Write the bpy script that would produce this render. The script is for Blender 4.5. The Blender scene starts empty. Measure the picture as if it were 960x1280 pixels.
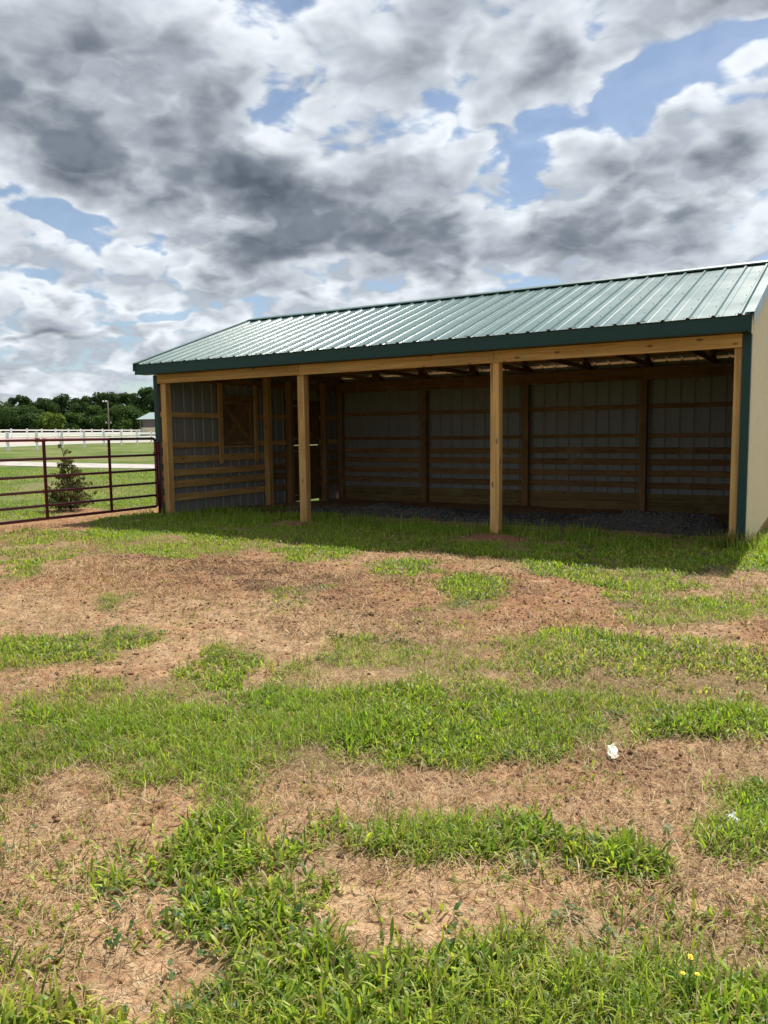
import bpy, math, random
import numpy as np
from mathutils import Matrix, Vector

# ------------------------------------------------------------------ scene, camera, sky, sun
scene = bpy.context.scene
COL = scene.collection
R = math.radians
rng = np.random.default_rng(7)
random.seed(7)

EYE = (0.0, 0.0, 1.55)
cam_data = bpy.data.cameras.new('camera')
cam_data.sensor_fit = 'VERTICAL'
cam_data.sensor_height = 36.0
cam_data.lens = 27.03
cam_data.clip_start = 0.05
cam_data.clip_end = 9000
cam = bpy.data.objects.new('camera', cam_data)
cam.matrix_world = Matrix((
    (0.85810743, -0.0411411, 0.51181935, EYE[0]),
    (0.51333844, 0.09131618, -0.85331413, EYE[1]),
    (-0.01163111, 0.99497174, 0.09947841, EYE[2]),
    (0, 0, 0, 1)))
COL.objects.link(cam)
scene.camera = cam

SUN_EL, SUN_AZ = R(57.0), R(-1.0)          # azimuth measured from +Y towards +X
sun_vec = Vector((math.sin(SUN_AZ) * math.cos(SUN_EL), math.cos(SUN_AZ) * math.cos(SUN_EL), math.sin(SUN_EL)))
sd = bpy.data.lights.new('sun', 'SUN')
sd.energy = 5.0
sd.angle = R(0.55)
sd.color = (1.0, 0.95, 0.87)
so = bpy.data.objects.new('sun', sd)
so.rotation_euler = sun_vec.to_track_quat('Z', 'Y').to_euler()
so.location = (0, 0, 30)
COL.objects.link(so)

vs = scene.view_settings
vs.view_transform = 'Standard'
vs.look = 'None'
vs.exposure = 0.50
vs.gamma = 1.0
vs.use_curve_mapping = False


class NT:
    """small expression helper over a node tree"""
    def __init__(self, tree):
        self.t = tree
        self.n = tree.nodes
        self.l = tree.links

    def put(self, sock, v):
        if isinstance(v, bpy.types.NodeSocket):
            self.l.new(v, sock)
        elif v is not None:
            sock.default_value = v

    def node(self, kind, **ins):
        nd = self.n.new(kind)
        for k, v in ins.items():
            self.put(nd.inputs[k], v)
        return nd

    def m(self, op, a, b=None, c=None, clamp=False):
        nd = self.n.new('ShaderNodeMath')
        nd.operation = op
        nd.use_clamp = clamp
        for i, v in enumerate((a, b, c)):
            self.put(nd.inputs[i], v)
        return nd.outputs[0]

    def v(self, op, a, b=None, scale=None):
        nd = self.n.new('ShaderNodeVectorMath')
        nd.operation = op
        self.put(nd.inputs[0], a)
        if b is not None:
            self.put(nd.inputs[1], b)
        if scale is not None:
            self.put(nd.inputs['Scale'], scale)
        return nd.outputs['Value'] if op in ('LENGTH', 'DOT_PRODUCT', 'DISTANCE') else nd.outputs[0]

    def ramp(self, x, a, b, lo=0.0, hi=1.0, smooth=True):
        nd = self.n.new('ShaderNodeMapRange')
        nd.interpolation_type = 'SMOOTHSTEP' if smooth else 'LINEAR'
        nd.clamp = True
        for i, v in enumerate((x, a, b, lo, hi)):
            self.put(nd.inputs[i], v)
        return nd.outputs[0]

    def mix(self, f, a, b, mode='MIX'):
        nd = self.n.new('ShaderNodeMix')
        nd.data_type = 'RGBA'
        nd.blend_type = mode
        self.put(nd.inputs[0], f)
        for s, v in ((nd.inputs[6], a), (nd.inputs[7], b)):
            if isinstance(v, tuple) and len(v) == 3:
                v = v + (1.0,)
            self.put(s, v)
        return nd.outputs[2]

    def noise(self, vec, scale, detail=4.0, rough=0.5, dist=0.0, color=False):
        nd = self.n.new('ShaderNodeTexNoise')
        self.put(nd.inputs['Vector'], vec)
        self.put(nd.inputs['Scale'], scale)
        self.put(nd.inputs['Detail'], detail)
        self.put(nd.inputs['Roughness'], rough)
        self.put(nd.inputs['Distortion'], dist)
        return nd.outputs[1 if color else 0]


world = bpy.data.worlds.new('World')
scene.world = world
world.use_nodes = True
wt = world.node_tree
wt.nodes.clear()
w = NT(wt)
sky = wt.nodes.new('ShaderNodeTexSky')
sky.sky_type = 'NISHITA'
sky.sun_disc = False
sky.sun_elevation = SUN_EL
sky.sun_rotation = SUN_AZ
sky.air_density = 1.0
sky.dust_density = 0.3
sky.ozone_density = 1.6
gen = wt.nodes.new('ShaderNodeTexCoord').outputs['Generated']


def cloud_coords(dirv):
    s = wt.nodes.new('ShaderNodeSeparateXYZ')
    wt.links.new(dirv, s.inputs[0])
    k = w.m('ADD', w.m('MAXIMUM', s.outputs[2], 0.0), 0.42)
    c = wt.nodes.new('ShaderNodeCombineXYZ')
    w.put(c.inputs[0], w.m('DIVIDE', s.outputs[0], k))
    w.put(c.inputs[1], w.m('DIVIDE', s.outputs[1], k))
    w.put(c.inputs[2], w.m('MULTIPLY', s.outputs[2], 1.6))
    return c.outputs[0]


def billow(cc, wob):
    """rounded heads: broken noise plus cell-shaped puffs"""
    b = w.noise(w.v('ADD', cc, (3.1, 7.7, 1.3)), 6.0, 4.0, 0.60, 0.2)
    vo = wt.nodes.new('ShaderNodeTexVoronoi')
    vo.voronoi_dimensions = '2D'
    w.put(vo.inputs['Vector'], w.v('ADD', cc, wob))
    vo.inputs['Scale'].default_value = 6.5
    vo.inputs['Detail'].default_value = 2.0
    vo.inputs['Roughness'].default_value = 0.5
    puff = w.m('SUBTRACT', 0.40, vo.outputs['Distance'])
    return w.m('ADD', w.m('MULTIPLY', w.m('SUBTRACT', b, 0.5), 0.95), w.m('MULTIPLY', puff, 0.80))


# weather over the place: cloud banks and openings by compass bearing and height (degrees)
warp = w.noise(cloud_coords(gen), 2.6, 3.0, 0.6, 0.0, True)
warp = w.v('SCALE', w.v('SUBTRACT', warp, (0.5, 0.5, 0.5)), scale=0.30)
wdir = w.v('NORMALIZE', w.v('ADD', gen, warp))
ws = wt.nodes.new('ShaderNodeSeparateXYZ')
wt.links.new(wdir, ws.inputs[0])
az = w.m('MULTIPLY', w.m('ARCTAN2', ws.outputs[0], ws.outputs[1]), 57.29578)
el = w.m('MULTIPLY', w.m('ARCSINE', ws.outputs[2]), 57.29578)
BANKS = [(-50.9, 19.4, 16.1, 4.3, 0.75), (-35.3, 17.9, 8.6, 3.3, 0.7), (-22.2, 25.1, 7.8, 3.3, 0.6), (-11.3, 14.3, 8.2, 2.4, 0.6), (-6.8, 25.2, 4.6, 2.1, 0.55), (-33.1, 12.7, 11.0, 1.9, 0.55), (-54.3, 10.7, 5.9, 1.6, 0.3), (-51.7, 23.7, 8.5, 2.9, 0.35), (-29.4, 26.2, 5.1, 2.5, 0.3), (-26.1, 14.7, 6.9, 2.8, 0.2), (-54.1, 14.8, 3.2, 1.0, -0.85), (-46.6, 12.5, 2.2, 1.0, -0.55), (-21.0, 18.3, 2.3, 2.7, -0.85), (-11.0, 20.4, 4.8, 1.9, -0.85), (-16.0, 26.8, 2.4, 1.4, -0.7), (-47.8, 8.1, 3.9, 1.0, -0.5), (-26.4, 21.9, 1.2, 1.4, -0.5), (-6.6, 21.7, 3.1, 1.2, -0.75), (-39.6, 24.1, 2.2, 2.3, -0.25), (-30.0, 22.2, 2.8, 2.1, -0.25), (-41.1, 11.6, 4.0, 1.4, 0.2), (-53.6, 6.6, 7.0, 0.8, 0.45), (-53.9, 9.2, 4.8, 0.4, -0.3), (-44.0, 8.7, 5.1, 0.8, 0.4), (-47.9, 6.0, 6.7, 0.4, -0.35), (-53.7, 13.0, 3.2, 0.7, -0.15), (-18.3, 22.1, 3.3, 2.1, 0.1), (-16.1, 18.2, 2.2, 1.6, -0.3)]
banks = 0.0
cz_ = wt.nodes.new('ShaderNodeCombineXYZ')
w.put(cz_.inputs[0], az)
w.put(cz_.inputs[1], el)
for (ba, be, ra, re, wt_) in BANKS:
    nd = wt.nodes.new('ShaderNodeVectorMath')
    nd.operation = 'MULTIPLY_ADD'
    w.put(nd.inputs[0], cz_.outputs[0])
    nd.inputs[1].default_value = (1 / ra, 1 / re, 0)
    nd.inputs[2].default_value = (-ba / ra, -be / re, 0)
    g = w.m('POWER', 0.367879, w.v('DOT_PRODUCT', nd.outputs[0], nd.outputs[0]))
    banks = w.m('MULTIPLY_ADD', g, wt_, banks)
cc0 = cloud_coords(gen)
cc1 = cloud_coords(w.v('NORMALIZE', w.v('ADD', gen, (0.0, 0.012, 0.030))))
wob = w.v('SCALE', w.v('SUBTRACT', w.noise(cc0, 9.0, 2.0, 0.6, 0.0, True), (0.5, 0.5, 0.5)), scale=0.16)
b0, b1 = billow(cc0, wob), billow(cc1, wob)
n0 = w.m('MULTIPLY_ADD', w.m('SUBTRACT', w.noise(cc0, 2.1, 1.0, 0.5, 0.0), 0.5), 1.1, b0)
fine = w.m('MULTIPLY', w.m('SUBTRACT', w.noise(cc0, 20.0, 3.0, 0.62, 0.3), 0.5), 0.80)
base = w.m('ADD', w.m('ADD', n0, banks), w.ramp(el, 1.0, 9.0, 0.64, 0.47))
cover = w.ramp(w.m('ADD', base, fine), -0.10, 0.20, 0.16, 0.985)
thick = w.ramp(w.m('ADD', base, w.m('MULTIPLY', fine, 0.55)), 0.16, 1.22)
lit = w.m('ADD', 0.5, w.m('MULTIPLY', w.m('SUBTRACT', b0, b1), 1.7), clamp=True)
ccol = w.mix(thick, (0.72, 0.77, 0.83), (0.160, 0.190, 0.232))
ccol = w.mix(1.0, ccol, w.mix(lit, (0.68, 0.70, 0.73), (1.30, 1.285, 1.26)), 'MULTIPLY')
bg_sky = w.node('ShaderNodeBackground', Color=sky.outputs[0], Strength=0.075)
bg_cl = w.node('ShaderNodeBackground', Color=ccol, Strength=0.71)
mx = wt.nodes.new('ShaderNodeMixShader')
w.put(mx.inputs[0], cover)
wt.links.new(bg_sky.outputs[0], mx.inputs[1])
wt.links.new(bg_cl.outputs[0], mx.inputs[2])
wo = wt.nodes.new('ShaderNodeOutputWorld')
wt.links.new(mx.outputs[0], wo.inputs[0])
world.cycles.sampling_method = 'MANUAL'
world.cycles.sample_map_resolution = 512

# ------------------------------------------------------------------ helpers
def tag(o, label=None, cat=None, group=None, kind=None):
    if label: o['label'] = label
    if cat: o['category'] = cat
    if group: o['group'] = group
    if kind: o['kind'] = kind
    return o


def empty(name, loc):
    o = bpy.data.objects.new(name, None)
    o.location = loc
    o.empty_display_size = 0.2
    COL.objects.link(o)
    return o


def link(name, me, parent=None):
    o = bpy.data.objects.new(name, me)
    COL.objects.link(o)
    if parent is not None:
        o.parent = parent
        p, off = parent, Vector((0, 0, 0))
        while p is not None:
            if p.type == 'EMPTY':
                off += p.location
            p = p.parent
        if parent.type == 'EMPTY':
            o.matrix_parent_inverse = Matrix.Translation(-off)
    return o


def mesh(name, verts, faces, mats, parent=None, idx=None, smooth=False):
    me = bpy.data.meshes.new(name)
    me.from_pydata([tuple(v) for v in verts], [], faces)
    for m_ in (mats if isinstance(mats, (list, tuple)) else [mats]):
        me.materials.append(m_)
    if idx is not None:
        me.polygons.foreach_set('material_index', idx)
    if smooth:
        me.polygons.foreach_set('use_smooth', [True] * len(me.polygons))
    me.update()
    return link(name, me, parent)


def box_vf(x0, x1, y0, y1, z0, z1, b=0.0):
    """box with chamfered edges"""
    if b <= 0:
        v = [(x, y, z) for x in (x0, x1) for y in (y0, y1) for z in (z0, z1)]
        f = [(0, 1, 3, 2), (4, 6, 7, 5), (0, 4, 5, 1), (2, 3, 7, 6), (0, 2, 6, 4), (1, 5, 7, 3)]
        return v, f
    c = ((x0 + x1) / 2, (y0 + y1) / 2, (z0 + z1) / 2)
    h = ((x1 - x0) / 2, (y1 - y0) / 2, (z1 - z0) / 2)
    b = min(b, min(h) * 0.45)
    v, ix = [], {}
    for sx in (-1, 1):
        for sy in (-1, 1):
            for sz in (-1, 1):
                for ax in range(3):
                    s = (sx, sy, sz)
                    p = [c[k] + s[k] * (h[k] - (0 if k == ax else b)) for k in range(3)]
                    ix[(sx, sy, sz, ax)] = len(v)
                    v.append(tuple(p))
    f = []
    for ax in range(3):
        o = [k for k in range(3) if k != ax]
        for s in (-1, 1):
            q = []
            for a, bb in ((-1, -1), (1, -1), (1, 1), (-1, 1)):
                t = [0, 0, 0]; t[ax] = s; t[o[0]] = a; t[o[1]] = bb
                q.append(ix[(*t, ax)])
            if (s > 0) == (ax == 1):
                q.reverse()
            f.append(tuple(q))
    for ax in range(3):                                  # edges along ax
        o = [k for k in range(3) if k != ax]
        for a in (-1, 1):
            for bb in (-1, 1):
                def g(e, face):
                    t = [0, 0, 0]; t[ax] = e; t[o[0]] = a; t[o[1]] = bb
                    return ix[(*t, face)]
                q = (g(-1, o[0]), g(1, o[0]), g(1, o[1]), g(-1, o[1]))
                pos = (a * bb > 0)
                if ax == 1: pos = not pos
                f.append(q if not pos else q[::-1])
    for sx in (-1, 1):
        for sy in (-1, 1):
            for sz in (-1, 1):
                q = tuple(ix[(sx, sy, sz, k)] for k in range(3))
                f.append(q if sx * sy * sz > 0 else q[::-1])
    return v, f


def box(name, x0, x1, y0, y1, z0, z1, mat, parent=None, b=0.004):
    v, f = box_vf(x0, x1, y0, y1, z0, z1, b)
    return mesh(name, v, f, mat, parent)


def bar_vf(p, q, wid, hei, up=(0, 0, 1)):
    """rectangular bar from p to q"""
    p, q = Vector(p), Vector(q)
    d = (q - p).normalized()
    s = d.cross(Vector(up)).normalized()
    u = s.cross(d).normalized()
    v = []
    for e in (p, q):
        for a, bb in ((-1, -1), (1, -1), (1, 1), (-1, 1)):
            v.append(tuple(e + s * a * wid / 2 + u * bb * hei / 2))
    f = [(0, 1, 2, 3), (7, 6, 5, 4), (0, 4, 5, 1), (1, 5, 6, 2), (2, 6, 7, 3), (3, 7, 4, 0)]
    return v, f


def bar(name, p, q, wid, hei, mat, parent=None, up=(0, 0, 1)):
    v, f = bar_vf(p, q, wid, hei, up)
    return mesh(name, v, f, mat, parent)


def tube_vf(pts, rad, n=10):
    pts = [Vector(p) for p in pts]
    rads = rad if isinstance(rad, (list, tuple)) else [rad] * len(pts)
    v, f = [], []
    ref = Vector((0.31, 0.17, 0.93)).normalized()
    prev = None
    for i, p in enumerate(pts):
        d = (pts[min(i + 1, len(pts) - 1)] - pts[max(i - 1, 0)]).normalized()
        if prev is None:
            s = d.cross(ref)
            if s.length < 1e-3: s = d.cross(Vector((1, 0, 0)))
        else:
            s = prev - d * prev.dot(d)
        s.normalize(); prev = s
        t = d.cross(s)
        for k in range(n):
            a = 2 * math.pi * k / n
            v.append(tuple(p + (s * math.cos(a) + t * math.sin(a)) * rads[i]))
    m_ = len(pts)
    for i in range(m_ - 1):
        for k in range(n):
            k2 = (k + 1) % n
            f.append((i * n + k, i * n + k2, (i + 1) * n + k2, (i + 1) * n + k))
    f.append(tuple(range(n - 1, -1, -1)))
    f.append(tuple((m_ - 1) * n + k for k in range(n)))
    return v, f


def tube(name, pts, rad, mat, parent=None, n=10):
    v, f = tube_vf(pts, rad, n)
    return mesh(name, v, f, mat, parent, smooth=True)


def join_vf(lst):
    V, F = [], []
    for v, f in lst:
        o = len(V)
        V += list(v)
        F += [tuple(i + o for i in q) for q in f]
    return V, F


def big_mesh(name, verts, tri_or_quads, mat, colors=None, parent=None):
    """numpy mesh: verts (n,3); list of index arrays (m,3) / (m,4); colors (n,3)"""
    me = bpy.data.meshes.new(name)
    nv = len(verts)
    me.vertices.add(nv)
    me.vertices.foreach_set('co', np.asarray(verts, np.float32).ravel())
    loops = np.concatenate([a.ravel() for a in tri_or_quads]).astype(np.int32)
    sizes = np.concatenate([np.full(len(a), a.shape[1], np.int32) for a in tri_or_quads])
    starts = np.concatenate([[0], np.cumsum(sizes)[:-1]]).astype(np.int32)
    me.loops.add(len(loops))
    me.loops.foreach_set('vertex_index', loops)
    me.polygons.add(len(sizes))
    me.polygons.foreach_set('loop_start', starts)
    me.polygons.foreach_set('loop_total', sizes)
    if colors is not None:
        at = me.color_attributes.new('tint', 'FLOAT_COLOR', 'POINT')
        c = np.ones((nv, 4), np.float32)
        c[:, :3] = colors
        at.data.foreach_set('color', c.ravel())
    me.materials.append(mat)
    me.update(calc_edges=True)
    return link(name, me, parent)


def hash2(ix, iy, seed):
    h = (ix.astype(np.int64) * 374761393 + iy.astype(np.int64) * 668265263 + seed * 974634777) & 0xFFFFFFFF
    h = ((h ^ (h >> 13)) * 1274126177) & 0xFFFFFFFF
    return ((h ^ (h >> 16)) & 0xFFFF) / 65535.0


def vnoise(x, y, seed=0):
    ix, iy = np.floor(x), np.floor(y)
    fx, fy = x - ix, y - iy
    fx = fx * fx * (3 - 2 * fx); fy = fy * fy * (3 - 2 * fy)
    a, b = hash2(ix, iy, seed), hash2(ix + 1, iy, seed)
    c, d = hash2(ix, iy + 1, seed), hash2(ix + 1, iy + 1, seed)
    return (a * (1 - fx) + b * fx) * (1 - fy) + (c * (1 - fx) + d * fx) * fy


def fbm(x, y, seed=0, oct=4):
    s, a, t = 0.0, 1.0, 0.0
    for k in range(oct):
        s = s + a * vnoise(x * 2 ** k + 17.3 * k, y * 2 ** k - 9.1 * k, seed + k)
        t += a; a *= 0.5
    return s / t


def sstep(a, b, x):
    t = np.clip((x - a) / (b - a), 0, 1)
    return t * t * (3 - 2 * t)


# ------------------------------------------------------------------ materials
def new_mat(name):
    mt = bpy.data.materials.new(name)
    mt.use_nodes = True
    nt = mt.node_tree
    bs = nt.nodes['Principled BSDF']
    return mt, NT(nt), bs


def obj_coords(t):
    return t.n.new('ShaderNodeTexCoord').outputs['Object']


def bump(t, bs, h, dist=0.01, strength=1.0):
    b = t.n.new('ShaderNodeBump')
    t.put(b.inputs['Height'], h)
    b.inputs['Distance'].default_value = dist
    b.inputs['Strength'].default_value = strength
    t.l.new(b.outputs[0], bs.inputs['Normal'])


def wood(name, axis, light, dark, knots=True, rough=0.75):
    mt, t, bs = new_mat(name)
    rnd = t.n.new('ShaderNodeObjectInfo').outputs['Random']
    co = obj_coords(t)
    co = t.v('ADD', co, t.v('SCALE', (3.7, 5.3, 2.9), scale=t.m('MULTIPLY', rnd, 9.0)))
    sc = [22.0, 22.0, 22.0]; sc[axis] = 0.9
    g = t.noise(t.v('MULTIPLY', co, tuple(sc)), 1.0, 6, 0.62, 0.6)
    sc2 = [60.0, 60.0, 60.0]; sc2[axis] = 1.6
    g2 = t.noise(t.v('MULTIPLY', co, tuple(sc2)), 1.0, 3, 0.5)
    big = t.noise(co, 1.3, 3, 0.5)
    col = t.mix(t.ramp(g, 0.34, 0.66), light, dark)
    col = t.mix(t.ramp(g2, 0.55, 0.75, 0, 0.35), col, dark)
    col = t.mix(1.0, col, t.mix(big, (0.80, 0.78, 0.74), (1.16, 1.15, 1.12)), 'MULTIPLY')
    col = t.mix(1.0, col, t.mix(rnd, (0.84, 0.82, 0.80), (1.12, 1.12, 1.12)), 'MULTIPLY')
    if knots:
        vo = t.n.new('ShaderNodeTexVoronoi')
        sk = [7.0, 7.0, 7.0]; sk[axis] = 2.6
        t.put(vo.inputs['Vector'], t.v('MULTIPLY', co, tuple(sk)))
        vo.inputs['Scale'].default_value = 1.0
        gate = t.m('GREATER_THAN', t.n.new('ShaderNodeSeparateColor').outputs[0], 0.38)
        sepc = gate.node.inputs[0].links[0].from_node
        t.l.new(vo.outputs['Color'], sepc.inputs[0])
        kn = t.m('MULTIPLY', t.ramp(vo.outputs['Distance'], 0.16, 0.08), gate)
        col = t.mix(t.m('MULTIPLY', kn, 0.8), col, (0.085, 0.04, 0.016))
    sck = [34.0, 34.0, 34.0]; sck[axis] = 0.45
    chk = t.noise(t.v('MULTIPLY', t.v('ADD', co, (5.0, 3.0, 8.0)), tuple(sck)), 1.0, 2, 0.5)
    col = t.mix(t.ramp(chk, 0.695, 0.73, 0, 0.75), col, (0.07, 0.038, 0.018))
    col = t.mix(t.ramp(t.noise(t.v('ADD', co, (1.0, 9.0, 4.0)), 2.2, 4, 0.6), 0.52, 0.72, 0, 0.35), col, (0.36, 0.30, 0.13))
    t.put(bs.inputs['Base Color'], col)
    bs.inputs['Roughness'].default_value = rough
    bs.inputs['Specular IOR Level'].default_value = 0.25
    bump(t, bs, g, 0.002, 0.6)
    return mt


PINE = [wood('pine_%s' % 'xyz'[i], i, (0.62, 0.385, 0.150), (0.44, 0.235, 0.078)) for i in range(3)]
DARKPINE = [wood('shade_pine_%s' % 'xyz'[i], i, (0.31, 0.175, 0.070), (0.20, 0.100, 0.038)) for i in range(3)]  # same pine made darker: the shed's interior shade is put into the colour
TREATED = wood('treated_board', 0, (0.27, 0.185, 0.07), (0.17, 0.11, 0.042))
PLY = wood('door_board', 2, (0.20, 0.125, 0.06), (0.12, 0.07, 0.033))


def paint(name, col, rough=0.4, dirt=0.0, dirtcol=(0.25, 0.15, 0.09), spec=0.5, var=0.06):
    mt, t, bs = new_mat(name)
    co = obj_coords(t)
    n = t.noise(co, 0.9, 5, 0.6)
    n2 = t.noise(co, 14.0, 3, 0.6)
    lo = tuple(c * (1 - var * 2) for c in col); hi = tuple(c * (1 + var * 2) for c in col)
    c = t.mix(n, lo, hi)
    if dirt > 0:
        c = t.mix(t.ramp(t.m('ADD', n, t.m('MULTIPLY', n2, 0.5)), 0.70, 0.98, 0, dirt), c, dirtcol)
    t.put(bs.inputs['Base Color'], c)
    t.put(bs.inputs['Roughness'], t.ramp(n, 0.3, 0.7, rough * 0.9, rough * 1.12))
    bs.inputs['Specular IOR Level'].default_value = spec
    return mt


ROOFGREEN = paint('roof_green_paint', (0.075, 0.148, 0.135), 0.29, 0.2, (0.11, 0.17, 0.155), 0.45, 0.03)
TRIMGREEN = paint('trim_green_paint', (0.010, 0.042, 0.036), 0.5, 0.0, spec=0.3)
RIDGEGREEN = paint('ridge_green_paint', (0.045, 0.115, 0.10), 0.4, 0.0)
UNDERSIDE = paint('roof_underside_primer', (0.70, 0.65, 0.55), 0.55, 0.3)
CREAM = paint('cream_wall_paint', (0.76, 0.68, 0.47), 0.45, 0.2, (0.45, 0.36, 0.24))
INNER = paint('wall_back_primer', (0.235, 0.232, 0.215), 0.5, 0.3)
GATERED = paint('gate_red_paint', (0.100, 0.012, 0.018), 0.38, 0.25, (0.10, 0.03, 0.02))
WHITE = paint('fence_white', (0.87, 0.87, 0.86), 0.5, 0.15, (0.55, 0.52, 0.45), var=0.02)
SCREW = paint('screw_head', (0.06, 0.10, 0.09), 0.35)
STEEL = paint('galvanised_steel', (0.45, 0.46, 0.47), 0.4)
PAPER = paint('paper', (0.74, 0.75, 0.75), 0.8, var=0.02)
PAPER2 = paint('paper_cream', (0.70, 0.66, 0.53), 0.8, var=0.02)


def leaf_mat(name, trans=0.35, rough=0.55, spec=0.3):
    mt, t, bs = new_mat(name)
    at = t.n.new('ShaderNodeVertexColor'); at.layer_name = 'tint'
    t.put(bs.inputs['Base Color'], at.outputs[0])
    bs.inputs['Roughness'].default_value = rough
    bs.inputs['Specular IOR Level'].default_value = spec
    tr = t.n.new('ShaderNodeBsdfTranslucent')
    t.put(tr.inputs[0], t.mix(1.0, at.outputs[0], (1.25, 1.3, 0.7), 'MULTIPLY'))
    mxs = t.n.new('ShaderNodeMixShader')
    mxs.inputs[0].default_value = trans
    t.l.new(bs.outputs[0], mxs.inputs[1]); t.l.new(tr.outputs[0], mxs.inputs[2])
    t.l.new(mxs.outputs[0], t.n['Material Output'].inputs[0])
    return mt


GRASS = leaf_mat('grass_blade', 0.50, 0.45)
STRAW = leaf_mat('dry_straw', 0.15, 0.7, 0.2)
LEAF = leaf_mat('tree_leaf', 0.28, 0.75, 0.05)
BARK, _t, _b = new_mat('bark')
_c = obj_coords(_t)
_t.put(_b.inputs['Base Color'], _t.mix(_t.noise(_t.v('MULTIPLY', _c, (9, 9, 1.5)), 1.0, 5), (0.045, 0.034, 0.026), (0.13, 0.10, 0.075)))
_b.inputs['Roughness'].default_value = 0.9

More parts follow.
